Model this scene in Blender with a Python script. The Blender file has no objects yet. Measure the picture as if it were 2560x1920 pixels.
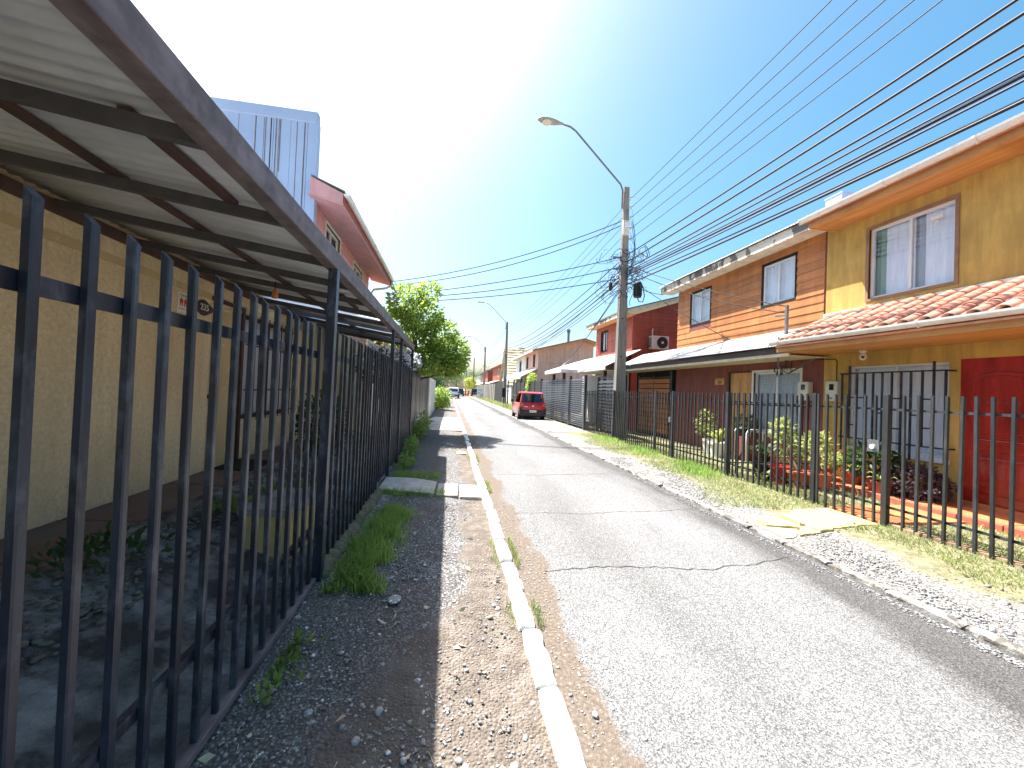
import bpy, math, random
import numpy as np
from mathutils import Vector, Matrix, Euler
random.seed(7); RNG = np.random.default_rng(11)
SC = bpy.context.scene
COL = SC.collection
rad = math.radians

# ------------------------------------------------------------------ camera, sky, sun, exposure
cam_d = bpy.data.cameras.new('camera'); cam = bpy.data.objects.new('camera', cam_d); COL.objects.link(cam)
cam_d.sensor_width = 36; cam_d.lens = 961.0 / 2560 * 36; cam_d.clip_start = .05; cam_d.clip_end = 3000
right = Vector((.98627095, -.16022661, .03996302)); down = Vector((.04198358, .00924384, -.99907554)); fwd = Vector((.15970907, .98703697, .01584382))
m = Matrix((right, -down, -fwd)).transposed().to_4x4(); m.translation = (0, 0, 1.6)
cam.matrix_world = m
SC.camera = cam

SUN = Vector((-.355, .48, 1)).normalized()
SUN_EL = math.asin(SUN.z); SUN_AZ = math.atan2(SUN.x, SUN.y)
world = bpy.data.worlds.new('World'); SC.world = world; world.use_nodes = True
wn = world.node_tree; wn.nodes.clear()
sky = wn.nodes.new('ShaderNodeTexSky'); sky.sky_type = 'NISHITA'; sky.sun_disc = False
sky.sun_elevation = SUN_EL; sky.sun_rotation = SUN_AZ
sky.air_density = 1.0; sky.dust_density = 3.2; sky.ozone_density = 1.6; sky.altitude = 0
bg = wn.nodes.new('ShaderNodeBackground'); bg.inputs[1].default_value = .09
wo = wn.nodes.new('ShaderNodeOutputWorld')
hs_ = wn.nodes.new('ShaderNodeHueSaturation'); hs_.inputs['Saturation'].default_value = 1.38; hs_.inputs['Hue'].default_value = .478; wn.links.new(sky.outputs[0], hs_.inputs['Color']); wn.links.new(hs_.outputs[0], bg.inputs[0]); wn.links.new(bg.outputs[0], wo.inputs[0])
sun_d = bpy.data.lights.new('sun', 'SUN'); sun_d.energy = 5.0; sun_d.angle = rad(.53); sun_d.color = (1, .97, .925)
sun = bpy.data.objects.new('sun', sun_d); COL.objects.link(sun); sun.location = (-6, 9, 20)
sun.rotation_euler = (-SUN).to_track_quat('-Z', 'Y').to_euler()
vs = SC.view_settings; vs.view_transform = 'Standard'; vs.look = 'None'; vs.exposure = 1.62; vs.gamma = 1; vs.use_curve_mapping = False
SC.render.resolution_x = 1024; SC.render.resolution_y = 768
SC.render.engine = 'CYCLES'

# ------------------------------------------------------------------ helpers
SAT = .80
def lin(r, g, b):
    L_ = .3 * r + .59 * g + .11 * b; r, g, b = (L_ + (c - L_) * SAT for c in (r, g, b))
    return tuple(((c / 255) / 12.92 if c / 255 <= .04045 else ((c / 255 + .055) / 1.055) ** 2.4) for c in (r, g, b))

WL = {}
def wl(o): return WL[o.name] if o is not None else Vector((0, 0, 0))
def props(o, label=None, cat=None, group=None, kind=None):
    if label: o['label'] = label
    if cat: o['category'] = cat
    if group: o['group'] = group
    if kind: o['kind'] = kind
    return o
def thing(name, label, cat, loc=(0, 0, 0), group=None, rz=0):
    o = bpy.data.objects.new(name, None); o.empty_display_size = .1
    COL.objects.link(o); o.location = loc; o.rotation_euler = (0, 0, rz); WL[o.name] = Vector(loc)
    return props(o, label, cat, group)
def link(name, mesh, center, parent=None, rot=None, scale=None):
    o = bpy.data.objects.new(name, mesh); COL.objects.link(o)
    c = Vector(center)
    if parent is not None: o.parent = parent
    o.location = c - wl(parent); WL[o.name] = c
    if rot is not None: o.rotation_euler = rot
    if scale is not None: o.scale = scale
    return o
def npmesh(name, V, F, mat, smooth=False):
    V = np.asarray(V, dtype=np.float32); F = np.asarray(F, dtype=np.int32); n, k = F.shape
    me = bpy.data.meshes.new(name); me.vertices.add(len(V)); me.vertices.foreach_set('co', V.ravel())
    me.loops.add(n * k); me.loops.foreach_set('vertex_index', F.ravel())
    me.polygons.add(n); me.polygons.foreach_set('loop_start', np.arange(0, n * k, k, dtype=np.int32))
    me.polygons.foreach_set('loop_total', np.full(n, k, dtype=np.int32))
    if smooth: me.polygons.foreach_set('use_smooth', np.ones(n, dtype=bool))
    me.update(calc_edges=True); me.materials.append(mat)
    return me
def npobj(name, V, F, mat, parent=None, smooth=False):
    V = np.asarray(V, dtype=np.float32); c = (V.min(0) + V.max(0)) / 2
    return link(name, npmesh(name, V - c, F, mat, smooth), c, parent)

class MB:
    def __init__(s): s.v = []; s.f = []
    def add(s, vs, fs):
        b = len(s.v); s.v += [tuple(p) for p in vs]; s.f += [tuple(b + i for i in f) for f in fs]; return s
    def box(s, x0, x1, y0, y1, z0, z1):
        return s.add([(x0, y0, z0), (x1, y0, z0), (x1, y1, z0), (x0, y1, z0), (x0, y0, z1), (x1, y0, z1), (x1, y1, z1), (x0, y1, z1)],
                     [(0, 3, 2, 1), (4, 5, 6, 7), (0, 1, 5, 4), (1, 2, 6, 5), (2, 3, 7, 6), (3, 0, 4, 7)])
    def hexa(s, p):   # 8 points: bottom 4 ccw, top 4 ccw
        return s.add(p, [(0, 3, 2, 1), (4, 5, 6, 7), (0, 1, 5, 4), (1, 2, 6, 5), (2, 3, 7, 6), (3, 0, 4, 7)])
    def bar(s, p0, p1, w, h, up=(0, 0, 1)):   # rectangular bar between two points
        p0, p1 = Vector(p0), Vector(p1); d = (p1 - p0).normalized(); u = Vector(up)
        a = d.cross(u)
        if a.length < 1e-4: a = d.cross(Vector((1, 0, 0)))
        a.normalize(); b = a.cross(d).normalized(); a *= w / 2; b *= h / 2
        q = [p0 - a - b, p0 + a - b, p1 + a - b, p1 - a - b, p0 - a + b, p0 + a + b, p1 + a + b, p1 - a + b]
        return s.hexa(q)
    def tube(s, pts, r, n=6, cap=True):
        pts = [Vector(p) for p in pts]; rs = r if hasattr(r, '__len__') else [r] * len(pts)
        rings = []; b0 = len(s.v); prev = None
        for i, p in enumerate(pts):
            d = (pts[min(i + 1, len(pts) - 1)] - pts[max(i - 1, 0)]).normalized()
            a = d.cross(Vector((0, 0, 1))) if prev is None else prev - d * prev.dot(d)
            if a.length < 1e-4: a = d.cross(Vector((1, 0, 0)))
            a.normalize(); prev = a; b = d.cross(a)
            for k in range(n):
                t = 2 * math.pi * k / n; s.v.append(tuple(p + (a * math.cos(t) + b * math.sin(t)) * rs[i]))
        for i in range(len(pts) - 1):
            for k in range(n):
                k2 = (k + 1) % n
                s.f.append((b0 + i * n + k, b0 + i * n + k2, b0 + (i + 1) * n + k2, b0 + (i + 1) * n + k))
        if cap:
            s.f.append(tuple(b0 + k for k in reversed(range(n)))); e = b0 + (len(pts) - 1) * n; s.f.append(tuple(e + k for k in range(n)))
        return s
    def lathe(s, prof, c=(0, 0, 0), n=16, cap=True):   # prof: (r, z)
        b0 = len(s.v); c = Vector(c)
        for r, z in prof:
            for k in range(n):
                t = 2 * math.pi * k / n; s.v.append((c.x + r * math.cos(t), c.y + r * math.sin(t), c.z + z))
        for i in range(len(prof) - 1):
            for k in range(n):
                k2 = (k + 1) % n; s.f.append((b0 + i * n + k, b0 + i * n + k2, b0 + (i + 1) * n + k2, b0 + (i + 1) * n + k))
        if cap:
            s.f.append(tuple(b0 + k for k in reversed(range(n)))); e = b0 + (len(prof) - 1) * n; s.f.append(tuple(e + k for k in range(n)))
        return s
    def prism(s, poly, ax, a, b):   # poly in the two remaining axes (order x<y<z), extruded along ax
        n = len(poly)
        def P(u, v, w): return {'x': (w, u, v), 'y': (u, w, v), 'z': (u, v, w)}[ax]
        return s.add([P(u, v, a) for u, v in poly] + [P(u, v, b) for u, v in poly],
                     [tuple(range(n)), tuple(reversed(range(n, 2 * n)))] + [(i, n + i, n + (i + 1) % n, (i + 1) % n) for i in range(n)])
    def grid(s, nx, ny, fn):
        b = len(s.v)
        for i in range(nx + 1):
            for j in range(ny + 1): s.v.append(tuple(fn(i / nx, j / ny)))
        for i in range(nx):
            for j in range(ny):
                k = b + i * (ny + 1) + j; s.f.append((k, k + ny + 1, k + ny + 2, k + 1))
        return s
    def mesh(s, name, mat, smooth=False, center=None):
        V = np.array(s.v); c = (V.min(0) + V.max(0)) / 2 if center is None else np.array(center)
        me = bpy.data.meshes.new(name); me.from_pydata((V - c).tolist(), [], s.f)
        me.materials.append(mat)
        import bmesh
        bm = bmesh.new(); bm.from_mesh(me); bmesh.ops.recalc_face_normals(bm, faces=bm.faces); bm.to_mesh(me); bm.free()
        if smooth:
            for p in me.polygons: p.use_smooth = True
        return me, c
    def build(s, name, mat, parent=None, smooth=False, bevel=0, solid=0):
        me, c = s.mesh(name, mat, smooth); o = link(name, me, c, parent)
        if solid:
            md = o.modifiers.new('solid', 'SOLIDIFY'); md.thickness = solid; md.offset = 0
        if bevel:
            md = o.modifiers.new('bevel', 'BEVEL'); md.width = bevel; md.segments = 2; md.limit_method = 'ANGLE'
        if smooth == 'auto':
            for p in o.data.polygons: p.use_smooth = True
            md = o.modifiers.new('es', 'EDGE_SPLIT'); md.split_angle = rad(40)
        return o
def box(name, mat, parent, *a, bevel=0): return MB().box(*a).build(name, mat, parent, bevel=bevel)
def struct(o): o['kind'] = 'structure'; return o
def stuff(o, label=None, cat=None): return props(o, label, cat, None, 'stuff')

# ------------------------------------------------------------------ materials
class NT:
    def __init__(s, name):
        s.m = bpy.data.materials.new(name); s.m.use_nodes = True; s.t = s.m.node_tree; s.t.nodes.clear()
        s.out = s.n('ShaderNodeOutputMaterial'); s.b = s.n('ShaderNodeBsdfPrincipled'); s.l(s.b, 0, s.out, 0)
        s.pos = s.n('ShaderNodeNewGeometry')
    def n(s, t, **k):
        x = s.t.nodes.new(t)
        for a, v in k.items(): setattr(x, a, v)
        return x
    def l(s, a, i, b, j): s.t.links.new(a.outputs[i], b.inputs[j])
    def noise(s, scale, stretch=(1, 1, 1), detail=4, rough=.55, dist=0):
        mp = s.n('ShaderNodeMapping'); mp.inputs['Scale'].default_value = stretch; s.l(s.pos, 'Position', mp, 0)
        x = s.n('ShaderNodeTexNoise'); x.inputs['Scale'].default_value = scale; x.inputs['Detail'].default_value = detail; x.inputs['Roughness'].default_value = rough; x.inputs['Distortion'].default_value = dist
        s.l(mp, 0, x, 'Vector'); return x
    def voro(s, scale, feature='F1'):
        x = s.n('ShaderNodeTexVoronoi', feature=feature); x.inputs['Scale'].default_value = scale; s.l(s.pos, 'Position', x, 'Vector'); return x
    def ramp(s, src, i, stops):
        r = s.n('ShaderNodeValToRGB'); e = r.color_ramp.elements
        while len(e) < len(stops): e.new(.5)
        for q, (p, c) in zip(e, stops): q.position = p; q.color = (*c, 1) if hasattr(c, '__len__') else (c, c, c, 1)
        s.l(src, i, r, 0); return r
    def mix(s, fac, a, b, mode='MIX'):   # fac: float or (node, idx); a/b color tuple or (node, idx)
        x = s.n('ShaderNodeMix', data_type='RGBA', blend_type=mode)
        for v, idx in ((fac, 0), (a, 6), (b, 7)):
            if isinstance(v, tuple) and hasattr(v[0], 'outputs'): s.t.links.new(v[0].outputs[v[1]], x.inputs[idx])
            else: x.inputs[idx].default_value = v if idx == 0 else (*v, 1)
        return (x, 2)
    def math(s, op, a, b=0.0):
        x = s.n('ShaderNodeMath', operation=op)
        for v, i in ((a, 0), (b, 1)):
            if isinstance(v, tuple): s.t.links.new(v[0].outputs[v[1]], x.inputs[i])
            else: x.inputs[i].default_value = v
        return (x, 0)
    def color(s, c): s.t.links.new(c[0].outputs[c[1]], s.b.inputs['Base Color'])
    def bump(s, src, strength=.4, dist=.01):
        x = s.n('ShaderNodeBump'); x.inputs['Strength'].default_value = strength; x.inputs['Distance'].default_value = dist
        s.t.links.new(src[0].outputs[src[1]], x.inputs['Height']); s.l(x, 0, s.b, 'Normal'); return x
    def set(s, **k):
        for a, v in k.items(): s.b.inputs[a.replace('_', ' ')].default_value = v
def mul(c, k): return tuple(min(1, x * k) for x in c)
MATS = {}
def mat(name, c1, var=.18, scale=6, stretch=(1, 1, 1), rough=.8, metal=0, bump=0, bscale=70, bstretch=None, bdist=.004, dirt=None, dscale=1.3, damt=.6, dramp=(.5, .72), c2=None, spec=.4, coat=0, streak=0, orand=0):
    t = NT(name); nz = t.noise(scale, stretch)
    a, b = mul(c1, 1 - var), (mul(c1, 1 + var) if c2 is None else c2)
    r = t.ramp(nz, 0, [(.3, a), (.7, b)]); col = (r, 0)
    if dirt:
        dn = t.noise(dscale, (1, 1, .5), 6, .65); dr = t.ramp(dn, 0, [(dramp[0], 0.0), (dramp[1], damt)]); col = t.mix((dr, 0), col, dirt)
    if streak:
        sn = t.noise(5, (1, 1, .12), 6, .7, .3); sr = t.ramp(sn, 0, [(.42, 1 - streak), (.6, 1.0)]); big = t.ramp(t.noise(.7, (1, 1, .6), 5, .65), 0, [(.35, 1 - streak * .6), (.62, 1.0)])
        col = t.mix(1.0, t.mix(1.0, col, (sr, 0), 'MULTIPLY'), (big, 0), 'MULTIPLY')
    if orand:
        oi = t.n('ShaderNodeObjectInfo'); orr = t.ramp(oi, 'Random', [(0.0, 1 - orand), (1.0, 1 + orand * .5)]); col = t.mix(1.0, col, (orr, 0), 'MULTIPLY')
    t.color(col); t.set(Roughness=rough, Metallic=metal); t.b.inputs['Specular IOR Level'].default_value = spec
    if coat: t.b.inputs['Coat Weight'].default_value = coat; t.b.inputs['Coat Roughness'].default_value = .05
    if bump: t.bump((t.noise(bscale, bstretch or (1, 1, 1), 3), 0), bump, bdist)
    MATS[name] = t.m; return t.m

m_black = mat('black_paint', lin(38, 45, 60), .4, 14, (1, 1, .3), .38, 0, .35, 60, dirt=lin(112, 118, 132), dscale=11, damt=.55, dramp=(.52, .74), orand=.25)
m_blackR = mat('dark_grey_paint', lin(52, 55, 58), .3, 14, (1, 1, .3), .5, 0, .2, 60, dirt=lin(120, 118, 112), dscale=9, damt=.3, dramp=(.55, .8), orand=.25)
m_rust = mat('rusty_brown_steel', lin(112, 100, 104), .4, 11, (1, .5, 1), .6, .1, .2, 50, dirt=lin(70, 58, 58), dscale=6, damt=.8)
m_rustbar = mat('red_oxide_steel', lin(88, 62, 58), .25, 9, (1, .3, 1), .65, .1, dirt=lin(50, 45, 46), dscale=4, damt=.8)
m_rafter = mat('dark_grey_rafter', lin(74, 73, 78), .2, 8, rough=.6)
m_stucco = mat('ochre_stucco', lin(232, 208, 162), .14, 30, (1, 1, 1), .95, 0, .9, 75, bdist=.012, dirt=lin(200, 170, 122), dscale=1.0, damt=.5, spec=.1, streak=.1)
m_cream = mat('worn_cream_paint', lin(196, 172, 120), .12, 5, (1, 1, .2), .7, 0, .1, dirt=lin(225, 215, 185), dscale=6, damt=.8, dramp=(.6, .68))
m_brown = mat('dark_brown_paint', lin(66, 40, 36), .2, 8, rough=.5)
m_redfloor = mat('worn_red_floor_paint', lin(128, 84, 76), .2, 5, rough=.7, dirt=lin(112, 98, 90), dscale=2, damt=.9, dramp=(.42, .62), orand=.15)
m_conc = mat('old_concrete', lin(150, 146, 138), .2, 6, rough=.9, bump=.5, bscale=45, bdist=.006, dirt=lin(96, 92, 84), dscale=1.6, damt=.7)
m_yard = mat('yard_concrete_dirt', lin(138, 136, 136), .35, 7, (.6, 1, 1), rough=.95, bump=1, bscale=22, bdist=.03, dirt=lin(58, 53, 48), dscale=2.2, damt=.9, dramp=(.42, .58))
m_moss = mat('mossy_concrete', lin(118, 104, 82), .35, 12, rough=.95, bump=.9, bscale=40, bdist=.02, dirt=lin(84, 86, 42), dscale=5, damt=.8, dramp=(.5, .62))
m_slab = mat('pale_worn_concrete', lin(196, 190, 180), .12, 8, rough=.9, bump=.4, bscale=60, dirt=lin(172, 128, 118), dscale=1.4, damt=.7, dramp=(.5, .7), orand=.1, streak=.15)
m_fibre = mat('grey_fibre_cement', lin(204, 208, 212), .1, 5, (.5, 2, 1), .9, 0, .3, 30, dirt=lin(158, 161, 162), dscale=1.2, damt=.6, orand=.12)
m_pink = mat('pink_siding', lin(222, 158, 160), .08, 3, rough=.6, bump=.15, bscale=12, bstretch=(1, .2, 4), streak=.12, orand=.1)
m_bluemetal = mat('pale_blue_metal', lin(170, 188, 222), .07, 1.2, rough=.42, metal=.25, dirt=lin(146, 162, 198), dscale=1.5, damt=.5)
m_streak = mat('rust_streak', lin(120, 104, 106), .3, 8, rough=.8)
m_white = mat('white_paint', lin(228, 226, 218), .05, 4, rough=.5, dirt=lin(180, 172, 160), dscale=2.5, damt=.5, streak=.1)
m_alu = mat('white_aluminium', lin(212, 216, 220), .05, 4, rough=.4)
m_orange = mat('orange_stained_planks', lin(208, 124, 56), .16, 4, (1, .18, 5), .5, 0, .2, 20, bstretch=(1, .2, 6), dirt=lin(190, 98, 40), dscale=1.0, damt=.55, streak=.2, orand=.2)
m_soffit = mat('orange_varnished_soffit', lin(206, 140, 68), .18, 5, (6, .25, 1), .45, 0, .15, 20, dirt=lin(150, 78, 34), dscale=1.3, damt=.6, orand=.18)
m_redwood = mat('brick_red_planks', lin(184, 74, 48), .14, 4, (1, 1, 4), .55, 0, .2, 20, bstretch=(1, 1, 6), dirt=lin(205, 100, 82), dscale=1.2, damt=.5, streak=.2, orand=.18)
m_maroon = mat('maroon_render', lin(148, 78, 70), .08, 3, rough=.85, bump=.3, bscale=90, streak=.2)
m_yellow = mat('mustard_render', lin(212, 170, 76), .1, 3, rough=.85, bump=.5, bscale=60, bdist=.006, dirt=lin(182, 138, 62), dscale=.9, damt=.6, streak=.22)
m_peach = mat('pale_pink_render', lin(214, 172, 160), .06, 3, rough=.85, streak=.14)
m_greyr = mat('pale_grey_render', lin(205, 208, 212), .05, 3, rough=.85)
m_fascia = mat('peeling_fascia_board', lin(118, 110, 104), .25, 10, (1, .2, 1), .8, 0, .3, 30, dirt=lin(222, 212, 194), dscale=3.2, damt=.95, dramp=(.5, .53))
m_fasciad = mat('dark_fascia_and_gap', lin(82, 70, 66), .2, 9, (1, .2, 1), .8, dirt=lin(60, 50, 48), dscale=3)
m_cornice = mat('cream_soffit', lin(214, 200, 170), .06, 5, rough=.7, dirt=lin(190, 168, 130), dscale=3, damt=.6, streak=.15)
m_zinc = mat('bare_zinc_sheet', lin(214, 214, 212), .06, 3, (1, 1, 1), .5, .1, dirt=lin(160, 155, 150), dscale=2.0, damt=.5)
m_zincd = mat('weathered_zinc_sheet', lin(120, 122, 122), .15, 3, rough=.5, metal=.5)
m_tile = mat('terracotta_roof_tile', lin(208, 140, 114), .2, 5, rough=.75, bump=.25, bscale=50, dirt=lin(226, 168, 140), dscale=4, damt=.6, orand=.25)
m_gutter = mat('white_pvc_gutter', lin(226, 224, 218), .05, 4, rough=.35, dirt=lin(190, 176, 160), dscale=4, damt=.5)
m_reddoor = mat('red_varnished_door', lin(182, 36, 24), .25, 7, (1, 1, .15), .25, 0, .08, 20, dirt=lin(120, 14, 14), dscale=3, damt=.6, coat=.4, streak=.2)
m_wooddoor = mat('honey_wood_door', lin(206, 140, 66), .2, 7, (1, 1, .12), .4, 0, .1, 20)
m_woodgate = mat('orange_wood_slat', lin(196, 112, 52), .2, 7, (1, .15, 1), .5, 0, .1, 20, orand=.25)
m_trim = mat('weathered_wood_trim', lin(150, 112, 84), .25, 9, (1, .4, .4), .75, 0, .2, 30, dirt=lin(110, 92, 82), dscale=5)
m_pole = mat('grey_pole_concrete', lin(142, 136, 128), .16, 7, (1, 1, .2), .9, 0, .4, 50, dirt=lin(92, 86, 80), dscale=2.2, damt=.7, streak=.2)
m_cable = mat('black_cable', lin(28, 30, 36), .2, 8, rough=.5)
m_cableb = mat('blue_black_cable', lin(34, 44, 78), .2, 8, rough=.5)
m_galv = mat('galvanised_steel', lin(120, 126, 132), .12, 8, rough=.45, metal=.6)
m_lamp = mat('lamp_grey', lin(150, 148, 142), .08, 8, rough=.5)
m_lens = mat('lamp_lens', lin(198, 200, 178), .05, 8, rough=.25)
m_cream2 = mat('cream_plastic', lin(206, 198, 178), .05, 6, rough=.5)
m_dark = mat('dark_trim_and_shade', lin(30, 28, 28), .2, 4, rough=.9)  # dark trim colour, also painted shade for rooms and openings
m_terra = mat('terracotta_pot', lin(186, 92, 64), .15, 8, rough=.8)
m_redpot = mat('red_plastic_pot', lin(186, 36, 34), .12, 8, rough=.45)
m_blackpot = mat('black_plastic_pot', lin(30, 31, 33), .2, 8, rough=.6)
m_whitepot = mat('white_pot', lin(214, 214, 208), .06, 8, rough=.6)
m_ochrew = mat('yellow_painted_concrete', lin(206, 184, 104), .12, 6, rough=.85, bump=.3, dirt=lin(170, 150, 96), dscale=2, damt=.6)
m_orangetile = mat('orange_floor_paint', lin(222, 122, 66), .12, 5, rough=.6, dirt=lin(196, 92, 50), dscale=2, damt=.6)
m_yslab = mat('yellow_painted_slab', lin(218, 194, 96), .08, 6, rough=.8, bump=.3, bscale=50, dirt=lin(196, 188, 160), dscale=3.2, damt=.9, dramp=(.56, .62))
m_brick = mat('old_brick', lin(158, 124, 96), .2, 9, rough=.9, bump=.5, bscale=50, orand=.3)
m_kerbw = mat('white_painted_kerb', lin(240, 239, 236), .04, 12, rough=.85, bump=.7, bscale=40, bdist=.012, dirt=lin(128, 112, 94), dscale=7, damt=.9, dramp=(.64, .72), orand=.12)
m_kerbg = mat('worn_grey_kerb', lin(176, 172, 164), .15, 12, rough=.85, bump=.8, bscale=40, bdist=.014, dirt=lin(98, 90, 80), dscale=6, damt=.9, dramp=(.46, .58), orand=.25)
m_stone = mat('river_pebble', lin(150, 147, 143), .38, 45, rough=.7, dirt=lin(236, 233, 228), dscale=24, damt=.9, dramp=(.56, .62))
m_litter = mat('dry_leaf', lin(196, 180, 146), .3, 20, rough=.9, orand=0)
m_rubble = mat('dull_rubble', lin(104, 98, 92), .4, 30, rough=.9, dirt=lin(140, 134, 126), dscale=18, damt=.8)
m_stonew = mat('gravel_chip', lin(128, 127, 126), .4, 60, rough=.8, dirt=lin(182, 180, 177), dscale=40, damt=.9, dramp=(.55, .62))
m_bark = mat('bark', lin(104, 88, 72), .3, 12, (1, 1, .3), .9, 0, .6, 30)
m_shingle = mat('ochre_shingle', lin(198, 180, 140), .2, 12, rough=.85)
m_farroof = mat('grey_far_roof', lin(110, 108, 106), .15, 5, rough=.7)
m_slatwood = mat('concrete_panel', lin(186, 178, 164), .12, 5, rough=.9)
m_fabric = mat('black_shade_cloth', lin(26, 26, 28), .2, 6, rough=.9)
m_tyre = mat('tyre_rubber', lin(26, 26, 27), .15, 20, rough=.85)
m_rim = mat('alloy_rim', lin(170, 172, 175), .08, 20, rough=.3, metal=.7)
m_plast = mat('black_bumper', lin(34, 35, 38), .15, 20, rough=.55)
m_redcar = mat('red_car_paint', lin(206, 18, 30), .04, 2, rough=.28, coat=.8)
m_whitecar = mat('white_car_paint', lin(226, 228, 232), .03, 2, rough=.28, coat=.8)
m_darkcar = mat('dark_car_paint', lin(40, 44, 52), .04, 2, rough=.28, coat=.8)
m_tail = mat('tail_lamp', lin(190, 90, 84), .1, 20, rough=.15)
m_taild = mat('dark_tail_lamp', lin(120, 20, 22), .1, 20, rough=.15)
m_plate = mat('number_plate', lin(226, 226, 220), .03, 20, rough=.5)
m_orangep = mat('orange_plastic', lin(232, 84, 30), .08, 6, rough=.5)
m_yellowp = mat('lime_yellow_sign', lin(226, 220, 40), .05, 6, rough=.5)
m_blue = mat('pale_blue_print', lin(150, 180, 220), .05, 6, rough=.5)
m_redprint = mat('red_print', lin(206, 60, 54), .05, 6, rough=.6)
m_greyprint = mat('grey_print', lin(120, 124, 118), .05, 6, rough=.6)
m_darkprint = mat('dark_print', lin(30, 30, 34), .05, 6, rough=.6)
m_paper = mat('cream_paper', lin(226, 222, 206), .03, 6, rough=.7)
m_green = mat('green_paint', lin(110, 142, 106), .1, 6, rough=.6)
m_dirtc = mat('road_crack_tar', lin(74, 70, 64), .2, 30, rough=.95)

def foliage(name, c1, c2, tr=.4, rough=.45, scale=9):
    t = NT(name); a = t.noise(scale, detail=2); b = t.noise(1.4, detail=2)
    r = t.ramp(a, 0, [(.32, c1), (.68, c2)]); r2 = t.ramp(b, 0, [(.35, .55), (.65, 1.15)])
    c = t.mix(.75, (r, 0), (r2, 0), 'MULTIPLY'); t.color(c); t.set(Roughness=rough); t.b.inputs['Specular IOR Level'].default_value = .35
    tl = t.n('ShaderNodeBsdfTranslucent'); ct = t.mix(.6, c, (.55, .65, .08), 'MIX'); ct = t.mix(.7, c, mul(c2, 2.0))
    t.t.links.new(ct[0].outputs[ct[1]], tl.inputs[0])
    ms = t.n('ShaderNodeMixShader'); ms.inputs[0].default_value = tr
    t.l(t.b, 0, ms, 1); t.l(tl, 0, ms, 2); t.l(ms, 0, t.out, 0)
    return t.m
m_leaf = foliage('tree_leaf', lin(64, 98, 38), lin(150, 176, 68), .48)
m_leafd = foliage('dark_shrub_leaf', lin(34, 62, 34), lin(66, 100, 48), .3)
m_leafv = foliage('variegated_leaf', lin(72, 110, 44), lin(176, 186, 100), .35, scale=22)
m_leafy = foliage('yellow_green_leaf', lin(120, 150, 50), lin(176, 184, 80), .4)
m_leafp = foliage('purple_leaf', lin(62, 50, 58), lin(98, 80, 92), .25)
m_leaffar = foliage('far_leaf', lin(92, 116, 84), lin(128, 152, 108), .3, scale=2)
m_flower = foliage('lilac_flower', lin(186, 178, 216), lin(228, 222, 240), .3, scale=12)
m_redflower = foliage('red_flower', lin(190, 30, 40), lin(220, 60, 60), .3)
m_grass = foliage('fresh_grass', lin(66, 102, 34), lin(142, 176, 74), .45, scale=38)
m_lawn = foliage('dry_lawn_grass', lin(84, 110, 50), lin(160, 170, 100), .35, scale=30)
m_weed = foliage('weed_leaf', lin(70, 104, 40), lin(130, 162, 66), .4, scale=8)

def glass(name, tint=(.93, .96, 1), fac=.03):
    t = NT(name); tr = t.n('ShaderNodeBsdfTransparent'); tr.inputs[0].default_value = (*tint, 1)
    gl = t.n('ShaderNodeBsdfGlossy'); gl.inputs['Roughness'].default_value = .02
    fr = t.n('ShaderNodeFresnel'); fr.inputs[0].default_value = 1.45
    mth = t.math('MULTIPLY', t.math('ADD', (fr, 0), fac), t.math('SUBTRACT', 1.0, (t.pos, 'Backfacing'))); ms = t.n('ShaderNodeMixShader'); t.t.links.new(mth[0].outputs[0], ms.inputs[0])
    t.l(tr, 0, ms, 1); t.l(gl, 0, ms, 2); t.l(ms, 0, t.out, 0); return t.m
m_glass = glass('window_glass'); m_carglass = glass('car_glass', (.12, .13, .15), .1)
def curtain_mat(name, c, lace=False):
    t = NT(name); nz = t.noise(14, (1, 3, .2), 2); r = t.ramp(nz, 0, [(.3, mul(c, .86)), (.7, c)]); col = (r, 0)
    if lace:
        v = t.voro(26, 'DISTANCE_TO_EDGE'); vr = t.ramp(v, 0, [(.05, .0), (.2, .75)]); col = t.mix((vr, 0), col, mul(c, .5))
    t.color(col); t.set(Roughness=.9)
    tl = t.n('ShaderNodeBsdfTranslucent'); tl.inputs[0].default_value = (*c, 1)
    ms = t.n('ShaderNodeMixShader'); ms.inputs[0].default_value = .12; t.l(t.b, 0, ms, 1); t.l(tl, 0, ms, 2); t.l(ms, 0, t.out, 0); return t.m
m_curt = curtain_mat('white_net_curtain', lin(250, 250, 252)); m_lace = curtain_mat('lace_curtain', lin(205, 212, 214), True)
m_greencurt = curtain_mat('pale_green_curtain', lin(150, 180, 140)); m_blind = curtain_mat('grey_white_blind', lin(206, 206, 212))
t = NT('translucent_roof_sheet'); tl = t.n('ShaderNodeBsdfTranslucent'); tl.inputs[0].default_value = (.95, .96, .95, 1)
ms = t.n('ShaderNodeMixShader'); ms.inputs[0].default_value = .88; t.set(Base_Color=(.8, .82, .8, 1), Roughness=.5); t.l(t.b, 0, ms, 1); t.l(tl, 0, ms, 2); t.l(ms, 0, t.out, 0); m_clear = t.m

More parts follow.
